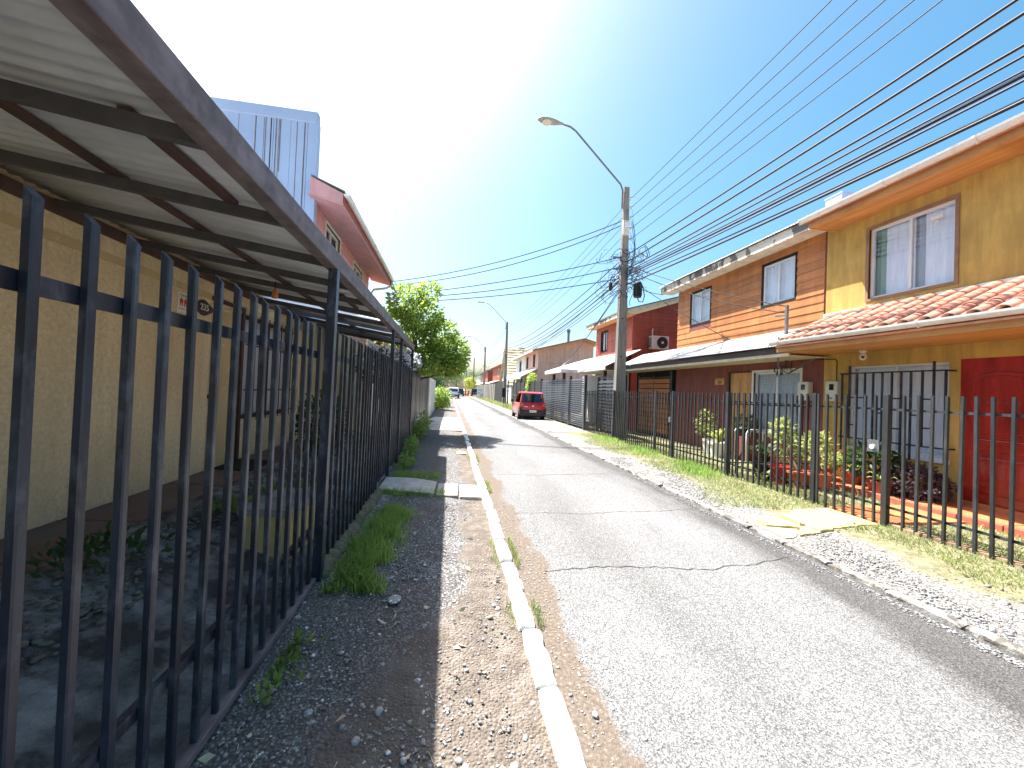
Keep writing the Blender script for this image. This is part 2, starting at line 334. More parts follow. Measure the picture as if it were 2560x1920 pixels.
# road: pale worn chip-seal with soil washed along the left kerb and a damp stain along the right one
t = NT('worn_chip_seal'); sep = t.n('ShaderNodeSeparateXYZ'); t.l(t.pos, 'Position', sep, 0)
v = t.voro(150); chips = t.ramp(v, 'Color', [(.1, lin(64, 64, 65)), (.42, lin(108, 108, 108)), (.72, lin(138, 138, 137)), (.98, lin(188, 188, 186))])
bigp = t.ramp(t.noise(.8, (1, .4, 1), 5), 0, [(.32, .82), (.66, 1.12)]); col = t.mix(1.0, (chips, 0), (bigp, 0), 'MULTIPLY')
gaps = t.ramp(v, 'Distance', [(.35, 0.0), (.75, .45)]); col = t.mix((gaps, 0), col, lin(96, 91, 84))
oil = t.ramp(t.noise(2.1, (1.6, .35, 1), 6, .7), 0, [(.6, 1.0), (.74, .7)]); trk = t.n('ShaderNodeMath', operation='SINE'); t.t.links.new(t.math('ADD', t.math('MULTIPLY', (sep, 'X'), 4.1), t.math('MULTIPLY', (t.noise(.9), 0), 2.0))[0].outputs[0], trk.inputs[0]); trr = t.ramp(trk, 0, [(.2, 1.05), (1.0, .93)]); col = t.mix(1.0, t.mix(1.0, col, (oil, 0), 'MULTIPLY'), (trr, 0), 'MULTIPLY')
n1 = t.noise(1.1, (1, .6, 1), 5, .6); n2 = t.noise(9, (1, 1, 1), 4, .6)
edge = t.math('ADD', t.math('MULTIPLY', (n1, 0), .75), t.math('MULTIPLY', (n2, 0), .16))      # 0..~.9
soil = t.math('SUBTRACT', t.math('ADD', edge, .48), (sep, 'X')); soil = t.ramp(soil[0], 0, [(.0, 0.0), (.05, .92)])
soilc = t.ramp(t.noise(45, detail=5), 0, [(.35, lin(88, 74, 60)), (.62, lin(122, 104, 86)), (.72, lin(176, 168, 156))])
col = t.mix((soil, 0), col, (soilc, 0))
yd = t.n('ShaderNodeMapRange'); t.l(sep, 'Y', yd, 0); yd.inputs[1].default_value = 1.3; yd.inputs[2].default_value = 3.2; yd.inputs[3].default_value = 3.30; yd.inputs[4].default_value = 3.80
damp = t.math('SUBTRACT', (sep, 'X'), t.math('SUBTRACT', (yd, 0), t.math('MULTIPLY', (t.noise(.8, (1, .32, 1), 5, .66), 0), 1.25)))
dampm = t.math('MULTIPLY', (t.ramp(damp[0], 0, [(.0, 0.0), (.28, .95)]), 0), 1.0)
col = t.mix(dampm, col, t.mix(.75, col, (.26, .235, .215), 'MULTIPLY')); t.color(col); t.set(Roughness=.92)
t.bump((v, 'Distance'), .5, .006); m_road = t.m

# verge left: brown soil with grey gravel near the fence
t = NT('soil_and_gravel'); sep = t.n('ShaderNodeSeparateXYZ'); t.l(t.pos, 'Position', sep, 0)
soilc = t.ramp(t.noise(6, detail=7, rough=.65), 0, [(.3, lin(92, 80, 68)), (.5, lin(116, 102, 88)), (.7, lin(140, 128, 114))])
v = t.voro(62); grav = t.ramp(v, 'Color', [(.1, lin(82, 80, 80)), (.5, lin(132, 130, 130)), (.95, lin(204, 202, 200))])
gaps = t.ramp(v, 'Distance', [(.3, 0.0), (.7, .8)]); gcol = t.mix((gaps, 0), (grav, 0), lin(70, 62, 54))
yfac = t.n('ShaderNodeMapRange'); t.l(sep, 'Y', yfac, 0); yfac.inputs[1].default_value = 1.9; yfac.inputs[2].default_value = 3.1; yfac.inputs[3].default_value = -.55; yfac.inputs[4].default_value = .12
ms_ = t.math('SUBTRACT', t.math('ADD', (yfac, 0), t.math('MULTIPLY', (t.noise(1.5, (1, .8, 1), 5, .65), 0), .9)), (sep, 'X')); gm = t.ramp(ms_[0], 0, [(.28, 0.0), (.42, .95)])
spk = t.voro(38); sp = t.ramp(spk, 'Distance', [(.1, 1.0), (.16, 0.0)]); rnd = t.ramp(spk, 'Color', [(.72, 0.0), (.74, 1.0)])
pb = t.mix((rnd, 0), (0, 0, 0), (sp, 0)); soil2 = t.mix(pb, (soilc, 0), lin(180, 174, 166))
spk2 = t.voro(120); sp2_ = t.ramp(spk2, 'Distance', [(.2, 1.0), (.3, 0.0)]); rnd2 = t.ramp(spk2, 'Color', [(.5, 0.0), (.52, 1.0)]); pb2_ = t.mix((rnd2, 0), (0, 0, 0), (sp2_, 0)); soil2 = t.mix(pb2_, soil2, t.mix((t.noise(3, detail=3), 0), lin(100, 92, 84), lin(190, 186, 178)))
col = t.mix((gm, 0), soil2, gcol)
dk = t.ramp(t.noise(1.1, detail=3), 0, [(.42, 0.0), (.62, .7)]); dm = t.ramp(sep, 'X', [(.0, 1.0), (.001, 1.0)])
fence_dark = t.math('SUBTRACT', t.math('MULTIPLY', (t.noise(1.3, detail=5, rough=.6), 0), .7), (sep, 'X')); col = t.mix((t.ramp(fence_dark[0], 0, [(.3, 0.0), (.5, .55)]), 0), col, lin(84, 76, 68))  # verge colour darkens raggedly towards the fence side
t.color(col); t.set(Roughness=.95)
hh = t.math('ADD', t.math('MULTIPLY', (v, 'Distance'), -.8), (t.noise(14, detail=5), 0)); t.bump(hh, .9, .02); m_verge = t.m

# verge right: thin lawn over soil, with pale gravel patches
t = NT('lawn_soil_and_gravel'); sep = t.n('ShaderNodeSeparateXYZ'); t.l(t.pos, 'Position', sep, 0)
gr = t.ramp(t.noise(11, detail=6, rough=.7), 0, [(.3, lin(92, 90, 58)), (.5, lin(124, 118, 80)), (.7, lin(156, 148, 108))])
v = t.voro(55); grav = t.ramp(v, 'Color', [(.1, lin(90, 89, 88)), (.5, lin(142, 141, 139)), (.95, lin(190, 188, 185))])
gaps = t.ramp(v, 'Distance', [(.3, 0.0), (.7, .8)]); gcol = t.mix((gaps, 0), (grav, 0), lin(94, 84, 72))
mm = t.math('SUBTRACT', t.math('ADD', 3.95, t.math('MULTIPLY', (t.noise(.9, (1, .5, 1), 4), 0), 1.5)), (sep, 'X')); gm = t.ramp(mm[0], 0, [(.0, 0.0), (.2, .95)])
col = t.mix((gm, 0), (gr, 0), gcol); t.color(col); t.set(Roughness=.95); t.bump((t.noise(22, detail=5), 0), .9, .02); m_vergeR = t.m
m_soil = mat('bare_ground', lin(150, 134, 106), .2, 2, rough=.95, bump=.6, bscale=12, bdist=.02, dirt=lin(112, 116, 66), dscale=.3, damt=.6)

# ------------------------------------------------------------------ ground, road, kerbs
g = struct(MB().add([(-900, -60, -.06), (900, -60, -.06), (900, 1600, -.06), (-900, 1600, -.06)], [(0, 1, 2, 3)]).build('ground', m_soil))
road = struct(MB().grid(1, 40, lambda u, w: (.60 + 3.12 * u + (.10 * max(0, (w * 240 - 14) / 60)), -6 + 240 * w, 0)).build('road', m_road))
def vz(x, y):  # left verge height
    return .004 + .05 * max(0, (.55 - x)) / 1.5
vl = struct(MB().grid(24, 300, lambda u, w: ((lambda x, y: (x, y, vz(x, y) + .012 * math.sin(x * 9 + y * 3.1) * math.sin(y * 5.3 + x * 2) * (1 if .02 < u < .98 else 0)))(-1.02 + 1.60 * u, -4 + 74 * w * w + 0 * u))).build('verge_left', m_verge, smooth=True))
def vzr(x): return .01 + .05 * min(1, max(0, (x - 3.8) / 1.8))
vr = struct(MB().grid(16, 200, lambda u, w: ((lambda x, y: (x, y, vzr(x) + .012 * math.sin(x * 7 + y * 2.1) * math.sin(y * 4.3) * (1 if u > .05 else 0)))(3.80 + 4.1 * u, -4 + 60 * w))).build('verge_right', m_vergeR, smooth=True))
yard = struct(MB().grid(12, 40, lambda u, w: ((lambda x, y: (x, y, .05 + .40 * min(1, max(0, (-1.0 - x) / 1.25)) ** 1.2 + .012 * math.sin(x * 8) * math.sin(y * 6.1)))(-2.35 + 1.35 * u, -2 + 12 * w))).build('front_yard', m_yard, smooth=True))

# cracks across the road
def crack(y, w, x0=.9, x1=3.5, amp=.05, seed=0):
    r = random.Random(seed); n = 46; L = []; yy = y
    for i in range(n + 1):
        x = x0 + (x1 - x0) * i / n; yy += r.uniform(-amp, amp) * .35; yy += (y + .05 * math.sin(x * 2.2 + seed) - yy) * .12
        L.append((x, yy, w * r.uniform(.4, 1.3)))
    mb = MB(); mb.v = [(x, q - ww / 2, .004) for x, q, ww in L] + [(x, q + ww / 2, .004) for x, q, ww in L]
    mb.f = [(i, i + 1, n + 2 + i, n + 1 + i) for i in range(n)]
    return mb.build('crack', m_dirtc, road)
for i, (y, w, a) in enumerate([(3.32, .011, .10), (4.95, .009, .08), (7.2, .012, .08), (9.8, .015, .08), (13.2, .02, .1), (16.5, .06, .1), (19.6, .025, .09), (24.5, .05, .08), (31, .06, .1), (39, .08, .08)]): crack(y, w, amp=a, seed=i)

def kerb_mesh(i, L, W, H, mt):
    r = random.Random(i + 50); mb = MB(); n = 6
    sec = [(-W / 2, -.06), (-W / 2, H * .82), (-W / 2 + .022, H), (W / 2 - .022, H), (W / 2, H * .82), (W / 2, -.06)]
    for k in range(n + 1):
        y = -L / 2 + L * k / n; e = .012 if k in (0, n) else 0
        for (x, z) in sec: mb.v.append((x * (1 - e * 2) + r.uniform(-.009, .009), y, z - (e if z > 0 else 0) + (r.uniform(-.007, .007) if z > 0 else 0)))
    for k in range(n):
        for j in range(5): mb.f.append((k * 6 + j, k * 6 + j + 1, (k + 1) * 6 + j + 1, (k + 1) * 6 + j))
    mb.f.append(tuple(range(6))); mb.f.append(tuple(n * 6 + j for j in reversed(range(6))))
    return mb.mesh('kerb_stone', mt, center=(0, 0, 0))[0]
def kerb(name, x, w, h, mt, y0, y1, gap=.025):
    base = struct(MB().box(x - .03, x + .03, y0, y1, -.1, -.02).build(name, m_conc))
    ms = [kerb_mesh(i, .5 - gap, w, h, mt) for i in range(7)]; y = y0; k = 0
    while y < y1:
        dx = .10 * max(0, (y - 14) / 60) if y > 14 else 0
        link('kerb_stone', random.choice(ms), (x + dx + random.uniform(-.012, .012), y + .25, random.uniform(-.015, .006)), base, (random.uniform(-.02, .02), random.uniform(-.04, .04), random.uniform(-.025, .025)), (1, random.choice([1, 1, .96]), random.uniform(.9, 1.05)))
        y += .505; k += 1
    return base
kerb('kerb_left', .585, .115, .055, m_kerbw, -1.53, 62)
kerb('kerb_right', 3.765, .09, .042, m_kerbg, -1.3, 60, .012)
# pale driveway slabs and paths
def slabmesh(name, poly, z0, z1, mt, parent=None, bevel=.008): return MB().prism(poly, 'z', z0, z1).build(name, mt, parent, bevel=bevel)
path = thing('concrete_path', 'worn concrete path from the left fence gate to the kerb, half in shade', 'path', (-.2, 6.2, 0))
slabmesh('slab', [(-.97, 5.86), (-.16, 5.62), (-.14, 6.3), (-.5, 6.55), (-.97, 6.62)], -.04, .085, m_slab, path)
slabmesh('slab', [(-.13, 5.61), (.18, 5.58), (.2, 6.28), (-.11, 6.29)], -.05, .06, m_slab, path)
slabmesh('slab', [(.21, 5.57), (.52, 5.54), (.53, 6.24), (.225, 6.27)], -.06, .045, m_slab, path)
drv = thing('concrete_driveway', 'wide pale concrete driveway crossing the left verge in full sun', 'driveway', (-.2, 17.5, 0))
for a, b in ((14.2, 16.0), (16.03, 18.2), (18.23, 20.4)): slabmesh('slab', [(-.95, a), (.52, a), (.52, b), (-.95, b)], -.04, .05, m_slab, drv)
drv = thing('concrete_driveway', 'pale concrete apron in front of the louvred gate beside the red car', 'driveway', (4.7, 17.5, 0))
for a, b in ((14.6, 16.9), (16.93, 19.4), (19.43, 22.2)): slabmesh('slab', [(3.84, a), (5.5, a), (5.5, b), (3.84, b)], -.04, .055, m_slab, drv)

# ------------------------------------------------------------------ shared builders
def bar_mesh(name, w, d, L, mt, slant=0.0, c=.004):
    w2, d2 = w / 2, d / 2
    poly = [(-w2 + c, -d2), (w2 - c, -d2), (w2, -d2 + c), (w2, d2 - c), (w2 - c, d2), (-w2 + c, d2), (-w2, d2 - c), (-w2, -d2 + c)]
    mb = MB(); n = 8
    mb.v = [(x, y, 0) for x, y in poly] + [(x, y, L + slant * (-x / w2) * .5) for x, y in poly]
    mb.f = [tuple(reversed(range(n))), tuple(range(n, 2 * n))] + [(i, (i + 1) % n, n + (i + 1) % n, n + i) for i in range(n)]
    return mb.mesh(name, mt, center=(0, 0, 0))[0]
def wall_with_openings(name, mt, parent, x0, x1, y0, y1, z0, z1, ops):
    ys = sorted({y0, y1, *[o[0] for o in ops], *[o[1] for o in ops]}); zs = sorted({z0, z1, *[o[2] for o in ops], *[o[3] for o in ops]})
    mb = MB()
    for a, b in zip(ys, ys[1:]):
        for c, d in zip(zs, zs[1:]):
            ym, zm = (a + b) / 2, (c + d) / 2
            if any(o[0] < ym < o[1] and o[2] < zm < o[3] for o in ops): continue
            mb.box(x0, x1, a, b, c, d)
    return mb.build(name, mt, parent)
def window(parent, xw, s, y0, y1, z0, z1, frame=None, curtain_or_dark=None, trim=None, fw=.045, mull=1, sill=None, inset=.05, trimw=.07):
    """a window in a wall whose outer face is x = xw; s = -1 when the outside is toward -X"""
    frame = frame or m_alu; xi = xw - s * inset
    def bx(a0, a1, b0, b1, c0, c1): return (min(a0, a1), max(a0, a1), b0, b1, c0, c1)
    mb = MB()
    mb.box(*bx(xi, xi - s * .045, y0, y1, z1 - fw, z1)).box(*bx(xi, xi - s * .045, y0, y1, z0, z0 + fw))
    mb.box(*bx(xi, xi - s * .045, y0, y0 + fw, z0 + fw, z1 - fw)).box(*bx(xi, xi - s * .045, y1 - fw, y1, z0 + fw, z1 - fw))
    for k in range(mull):
        ym = y0 + (y1 - y0) * (k + 1) / (mull + 1); mb.box(*bx(xi + s * .006, xi - s * .04, ym - fw * .45, ym + fw * .45, z0 + fw, z1 - fw))
    w = mb.build('window', frame, parent)
    ys = [y0 + (y1 - y0) * k / (mull + 1) for k in range(mull + 2)]
    for a, b in zip(ys, ys[1:]):
        MB().box(*bx(xi - s * .016, xi - s * .022, a + fw * .5, b - fw * .5, z0 + fw * .6, z1 - fw * .6)).build('pane', m_glass, w)
    if curtain_or_dark:
        for ci, (a, b, mt) in enumerate(curtain_or_dark):
            n = max(8, int((b - a) * 40)); ph = random.uniform(0, 6)
            MB().grid(n, 1, lambda u, v: (xi - s * (.075 + .03 * ci + .014 * math.sin(ph + u * (b - a) * 42) + .006 * math.sin(u * 17)), a + (b - a) * u, z0 + (z1 - z0) * v)).build('curtain_or_dark', mt, w, smooth=True)
    if trim:
        tw = trimw; mb = MB(); xo = xw + s * .018
        mb.box(*bx(xw - s * .03, xo, y0 - tw, y1 + tw, z1, z1 + tw)).box(*bx(xw - s * .03, xo, y0 - tw, y1 + tw, z0 - tw, z0))
        mb.box(*bx(xw - s * .03, xo, y0 - tw, y0, z0, z1)).box(*bx(xw - s * .03, xo, y1, y1 + tw, z0, z1)); mb.build('window_trim', trim, w)
    if sill: MB().box(*bx(xw - s * .04, xw + s * .06, y0 - .04, y1 + .04, z0 - .05, z0)).build('sill', sill, w)
    return w
def planks(parent, xw, s, y0, y1, z0, z1, ops, mt, pitch=.19, lap=.016, joint=2.4, along='y', seed=1):
    """lapped siding boards, each one an object; along='y': wall face x=xw ; along='x': wall face y=xw"""
    r = random.Random(seed); z = z0
    while z < z1 - .02:
        zt = min(z + pitch, z1); off = r.uniform(0, joint)
        cuts = [y0] + [y0 + off + k * joint for k in range(-1, 8) if y0 + .3 < y0 + off + k * joint < y1 - .3] + [y1]
        segs = []
        for a, b in zip(cuts, cuts[1:]):
            parts = [(a, b)]
            for o in ops:
                if o[2] < zt - .01 and o[3] > z + .01:
                    q = []
                    for c, d in parts:
                        if o[1] <= c or o[0] >= d: q.append((c, d)); continue
                        if c < o[0] - .02: q.append((c, o[0]))
                        if d > o[1] + .02: q.append((o[1], d))
                    parts = q
            segs += parts
        for a, b in segs:
            a += .002; b -= .002; t0, t1 = lap + r.uniform(-.002, .002), .004
            if along == 'y': p = [(xw + s * t0, a, z - .012), (xw, a, z - .012), (xw, b, z - .012), (xw + s * t0, b, z - .012), (xw + s * t1, a, zt), (xw, a, zt), (xw, b, zt), (xw + s * t1, b, zt)]
            else: p = [(a, xw + s * t0, z - .012), (a, xw, z - .012), (b, xw, z - .012), (b, xw + s * t0, z - .012), (a, xw + s * t1, zt), (a, xw, zt), (b, xw, zt), (b, xw + s * t1, zt)]
            MB().hexa(p).build('plank', mt, parent)
        z = zt
def text_mesh(txt, size, mt, depth=.003):
    c = bpy.data.curves.new('txt', 'FONT'); c.body = txt; c.size = size; c.extrude = depth; c.align_x = 'CENTER'; c.align_y = 'CENTER'
    o = bpy.data.objects.new('txt', c); COL.objects.link(o); bpy.context.view_layer.update()
    me = bpy.data.meshes.new_from_object(o.evaluated_get(bpy.context.evaluated_depsgraph_get())); bpy.data.objects.remove(o); me.materials.clear(); me.materials.append(mt); return me

def leafset(P, N, size, aspect=.42, droop=.3, rng=RNG):
    """P (n,3) leaf bases, N (n,3) outward bias -> rhombic folded leaves"""
    n = len(P); d = N + rng.normal(0, .7, (n, 3)); d[:, 2] -= droop; d /= np.linalg.norm(d, axis=1, keepdims=True) + 1e-6
    r = rng.normal(0, 1, (n, 3)); a = np.cross(d, r); a /= np.linalg.norm(a, axis=1, keepdims=True) + 1e-6; nn = np.cross(d, a)
    L = (size * rng.uniform(.6, 1.25, n))[:, None]; W = L * aspect
    V = np.empty((n, 4, 3)); V[:, 0] = P; V[:, 1] = P + d * L * .5 + a * W * .5 + nn * L * .06; V[:, 2] = P + d * L - nn * L * .05; V[:, 3] = P + d * L * .5 - a * W * .5 + nn * L * .06
    F = np.arange(n * 4).reshape(n, 4); return V.reshape(-1, 3), F
def blob_points(blobs, rng=RNG):
    Ps, Ns = [], []
    for (c, R, n) in blobs:
        u = rng.normal(0, 1, (n, 3)); u /= np.linalg.norm(u, axis=1, keepdims=True)
        k = rng.uniform(.25, 1.0, n) ** .45; lump = 1 + .16 * np.sin(u[:, 0] * 7 + c[0]) * np.sin(u[:, 1] * 6 + c[1] * 3) * np.cos(u[:, 2] * 5)
        Ps.append(np.array(c) + u * np.array(R) * (k * lump)[:, None]); Ns.append(u)
    return np.vstack(Ps), np.vstack(Ns)
def tree(name, label, cat, base, trunk, limbs, blobs, size, mt, group=None, aspect=.42, trunk_mat=None, droop=.3):
    r = thing(name, label, cat, base, group)
    if trunk:
        mb = MB().tube([p[:3] for p in trunk], [p[3] for p in trunk], 8)
        for l in limbs: mb.tube([p[:3] for p in l], [p[3] for p in l], 6)
        mb.build('trunk', trunk_mat or m_bark, r, smooth=True)
    P, N = blob_points(blobs); V, F = leafset(P, N, size, aspect, droop); npobj('crown', V, F, mt, r)
    return r
def grass(name, P, h, w, mt, label=None, cat=None, lean=.5, parent=None, rng=RNG):
    n = len(P); ang = rng.uniform(0, 2 * np.pi, n); H = h * rng.uniform(.45, 1.2, n); a = np.stack([np.cos(ang), np.sin(ang), np.zeros(n)], 1)
    la = rng.uniform(0, 2 * np.pi, n); ln = (np.stack([np.cos(la), np.sin(la), np.zeros(n)], 1) * (lean * rng.uniform(.2, 1, n) * H)[:, None])
    W = (w * rng.uniform(.6, 1.3, n))[:, None]; up = np.zeros((n, 3)); up[:, 2] = H
    V = np.empty((n, 6, 3)); V[:, 0] = P - a * W; V[:, 1] = P + a * W; mid = P + up * .6 + ln * .4; V[:, 2] = mid - a * W * .8; V[:, 3] = mid + a * W * .8
    tip = P + up * .95 + ln; V[:, 4] = tip - a * W * .12; V[:, 5] = tip + a * W * .12
    i = np.arange(n)[:, None] * 6; F = np.vstack([i + [0, 1, 3, 2], i + [2, 3, 5, 4]]); o = npobj(name, V.reshape(-1, 3), F, mt, parent)
    return stuff(o, label, cat)
def rosette(mb_lists, c, n, L, W, up=.6, rng=random):
    """strap leaves from one base"""
    V, F = mb_lists
    for k in range(n):
        t = rng.uniform(0, 2 * math.pi); l = L * rng.uniform(.6, 1.15); e = rng.uniform(up * .5, up * 1.3); d = Vector((math.cos(t), math.sin(t), 0)); s = Vector((-d.y, d.x, 0)); b = len(V)
        for q, (f, zz, ww) in enumerate([(0, 0, .6), (.35, .5, 1), (.75, .85, .75), (1, .72, .05)]):
            p = Vector(c) + d * l * f * math.cos(e * .8) + Vector((0, 0, l * zz * math.sin(e)))
            V.append(tuple(p - s * W * ww / 2)); V.append(tuple(p + s * W * ww / 2))
        for q in range(3): F.append((b + q * 2, b + q * 2 + 1, b + q * 2 + 3, b + q * 2 + 2))
ICO_V = np.array([(0, 0, 1), (.894, 0, .447), (.276, .851, .447), (-.724, .526, .447), (-.724, -.526, .447), (.276, -.851, .447), (.724, .526, -.447), (-.276, .851, -.447), (-.894, 0, -.447), (-.276, -.851, -.447), (.724, -.526, -.447), (0, 0, -1)])
ICO_F = np.array([(0, 1, 2), (0, 2, 3), (0, 3, 4), (0, 4, 5), (0, 5, 1), (1, 6, 2), (2, 7, 3), (3, 8, 4), (4, 9, 5), (5, 10, 1), (2, 6, 7), (3, 7, 8), (4, 8, 9), (5, 9, 10), (1, 10, 6), (6, 11, 7), (7, 11, 8), (8, 11, 9), (9, 11, 10), (10, 11, 6)])
def pebbles(name, P, R, mt, label, cat, flat=.55, parent=None, rng=RNG):
    n = len(P); S = np.stack([R * rng.uniform(.7, 1.3, n), R * rng.uniform(.7, 1.3, n), R * flat * rng.uniform(.6, 1.3, n)], 1)
    V = ICO_V[None] * (1 + rng.uniform(-.18, .18, (n, 12, 1))) * S[:, None, :]; t = rng.uniform(0, 6.28, n); c, s = np.cos(t)[:, None], np.sin(t)[:, None]
    x, y = V[:, :, 0] * c - V[:, :, 1] * s, V[:, :, 0] * s + V[:, :, 1] * c; V = np.stack([x, y, V[:, :, 2]], 2) + P[:, None, :]
    F = (ICO_F[None] + (np.arange(n) * 12)[:, None, None]).reshape(-1, 3); o = npobj(name, V.reshape(-1, 3), F, mt, parent, smooth=True)
    return stuff(o, label, cat)
def corr_sheet(fn, L, n, pitch, amp): pass

# ------------------------------------------------------------------ LEFT SIDE: fence
XF = -.97
f1 = thing('bar_fence', 'near black steel bar gate on the left with wide-spaced slanted-top bars', 'fence', (XF, 1.3, .08))
bm1 = bar_mesh('bar', .027, .026, 1.90, m_black, .03)
for k in range(-12, 15):
    y = 1.065 + .1418 * k
    if y < 3.12: link('bar', bm1, (XF, y, .115), f1, (random.uniform(-.006, .006), random.uniform(-.006, .006), random.uniform(-.08, .08)))
MB().box(XF - .034, XF - .018, -.7, 3.14, 1.782, 1.832).build('rail', m_black, f1, bevel=.003)
MB().box(XF - .05, XF - .018, -.7, 3.14, .44, .485).build('rail', m_black, f1, bevel=.003)
MB().box(XF - .04, XF + .03, -.7, 3.14, .075, .115).build('rail', m_rust, f1, bevel=.003)
f2 = thing('bar_fence', 'black bar fence on a mossy low wall beneath the grey canopy', 'fence', (XF, 6.5, .1))
bm2 = bar_mesh('bar', .025, .025, 1.93, m_black, .03); bm3 = bar_mesh('bar', .025, .025, 1.86, m_black, .03)
k = 0; y = 3.36
while y < 10.05:
    link('bar', bm2 if y < 5.8 else bm3, (XF, y, .115 if y < 5.8 else .19), f2, (random.uniform(-.004, .004), random.uniform(-.004, .004), random.uniform(-.05, .05))); y += .1555 if y < 6.8 else .10
MB().box(XF - .034, XF - .017, 3.3, 10.05, 1.80, 1.85).build('rail', m_black, f2, bevel=.003)
MB().box(XF - .034, XF - .017, 3.3, 10.05, .38, .42).build('rail', m_black, f2, bevel=.003)
lw = thing('low_wall', 'low mossy concrete footing wall under the left black fence', 'wall', (XF, 4.6, 0))
def lwf(seed):
    r = random.Random(seed); mb = MB(); n = 30
    for i in range(n + 1):
        y = 3.22 + 2.62 * i / n; j = lambda a=.012: r.uniform(-a, a)
        mb.v += [(XF - .09 + j(), y, -.05), (XF - .085 + j(), y, .13 + j(.02)), (XF + .04 + j(), y, .125 + j(.02)), (XF + .085 + j(.018), y, .085 + j(.02)), (XF + .1 + j(.018), y, -.05)]
    for i in range(n):
        for q in range(4): mb.f.append((i * 5 + q, i * 5 + q + 1, i * 5 + 5 + q + 1, i * 5 + 5 + q))
    mb.f += [tuple(range(5)), tuple(n * 5 + q for q in reversed(range(5)))]; return mb
lwf(3).build('footing', m_moss, lw, smooth=True)
f3 = thing('board_fence', 'tall solid charcoal board fence beyond the canopy, left', 'fence', (XF - .02, 14.5, .05))
bdm = MB().box(-.012, .012, -.074, .074, 0, 1.95).mesh('board', m_black, center=(0, 0, 0))[0]
y = 10.18
while y < 18.8: link('board', bdm, (XF - .02 + random.uniform(-.006, .006), y, .06), f3, (0, 0, random.uniform(-.05, .05)), (1, 1, random.uniform(.985, 1.01))); y += .152
MB().box(XF - .06, XF - .035, 10.1, 18.85, 1.6, 1.66).build('rail', m_black, f3); MB().box(XF - .05, XF + .03, 10.1, 18.85, -.02, .06).build('base', m_conc, f3)
f4 = thing('panel_fence', 'white painted panel fence past the dark boards on the left', 'fence', (XF, 22.5, .05))
for k in range(9): MB().box(XF - .03, XF + .02, 18.95 + k * .84, 18.95 + k * .84 + .8, .03, 2.0).build('panel', m_white, f4)
for k in range(10): MB().box(XF - .05, XF + .03, 18.9 + k * .84 - .03, 18.9 + k * .84 + .035, 0, 2.03).build('post', m_white, f4)

# ------------------------------------------------------------------ canopy
can = thing('canopy', 'long lean-to canopy of grey corrugated sheets on a rusty steel frame', 'canopy', (XF, 4.5, 0))
def zr(x): return 2.515 + .14 * (-.97 - x)
MB().box(-1.02, -.925, -1.2, 10.1, 2.515, 2.65).build('edge_beam', m_rust, can, bevel=.006)
k = 0; y = .96 - .765 * 2
while y < 10.1:
    MB().bar((-1.018, y, zr(-1.018) + .035), (-2.88, y, zr(-2.88) + .035), .045, .06).build('rafter', m_rafter, can); y += .765
MB().box(-2.885, -2.83, -1.2, 10.1, zr(-2.86) - .03, zr(-2.86) + .05).build('wall_beam', m_rustbar, can)
for x in (-1.91,): MB().box(x - .025, x + .025, -1.2, 10.1, zr(x) + .066, zr(x) + .096).build('purlin', m_rustbar, can)
for a, b in ((1.72, 2.5), (4.8, 5.55)): MB().box(-1.33, -1.28, a, b, zr(-1.3) + .062, zr(-1.3) + .092).build('purlin', m_rustbar, can)
y = -1.335; k = 0
while y < 10.05:
    wdt = .766; n = 52; clear = (6.3 < y + .38 < 6.95) or (7.8 < y + .38 < 8.5)
    a, b = y, min(y + wdt + .05, 10.2); jz = .004 * (k % 2) + random.uniform(0, .006); ph = random.uniform(0, 6)
    MB().grid(4, n, lambda u, v: ((lambda x, yy: (x, yy, zr(x) + .113 + jz + .013 * math.sin((yy - a) / .088 * 2 * math.pi) + .006 * math.sin(x * 3 + ph)))(-2.9 + 1.89 * u, a + (b - a) * v))).build('roof_sheet', m_clear if clear else m_fibre, can, smooth=True, solid=0 if clear else .006)
    y += wdt; k += 1
def post(name, parent, x, y, z0, z1, w, mt): return MB().box(x - w / 2, x + w / 2, y - w / 2, y + w / 2, z0, z1).build(name, mt, parent, bevel=.004)
MB().bar((-.955, 3.215, -.04), (-.962, 3.3, 2.515), .07, .07, (0, 1, 0)).build('post', m_black, can, bevel=.004)
for y_ in (6.62, 7.75, 9.98): post('post', can, XF + .01, y_, .1, 2.515, .055, m_black)

# ------------------------------------------------------------------ left house 235
XH = -2.9
hl = thing('ochre_house', 'ochre stucco house numbered 235 behind the black bars on the left', 'house', (XH, 4, .46))
DO = (5.2, 5.92, .47, 2.52); WO = (5.99, 7.62, 1.03, 2.53)
wall_with_openings('wall', m_stucco, hl, XH - .15, XH, -3, 8.1, -.1, 3.0, [DO, WO])
box('band', m_cream, hl, XH - .01, XH + .012, -3, 7.93, 2.55, 2.62)
box('back_wall', m_stucco, hl, -7.2, -7.05, -3, 7.93, -.1, 3.0); box('side_wall', m_stucco, hl, -7.05, XH - .15, -3.15, -3.0, -.1, 3.0)
MB().grid(2, 60, lambda u, v: (-2.86 - 4.4 * u, -3.2 + 11.1 * v, 2.99 + .55 * u + .015 * math.sin(v * 11.1 / .1 * 6.28))).build('roof', m_fibre, hl, solid=.01)
d = MB().box(XH - .10, XH - .055, DO[0] + .03, DO[1] - .04, .47, 2.48).build('door', m_cream, hl)
for (z0, z1) in ((.62, 1.22), (1.5, 2.15)): MB().box(XH - .056, XH - .042, 5.33, 5.78, z0, z1).build('door_panel', m_cream, d, bevel=.01)
arch = [(5.33, 2.2)] + [(5.555 + .225 * math.cos(math.pi - math.pi * i / 12), 2.2 + .16 * math.sin(math.pi * i / 12)) for i in range(13)] + [(5.78, 2.2)]
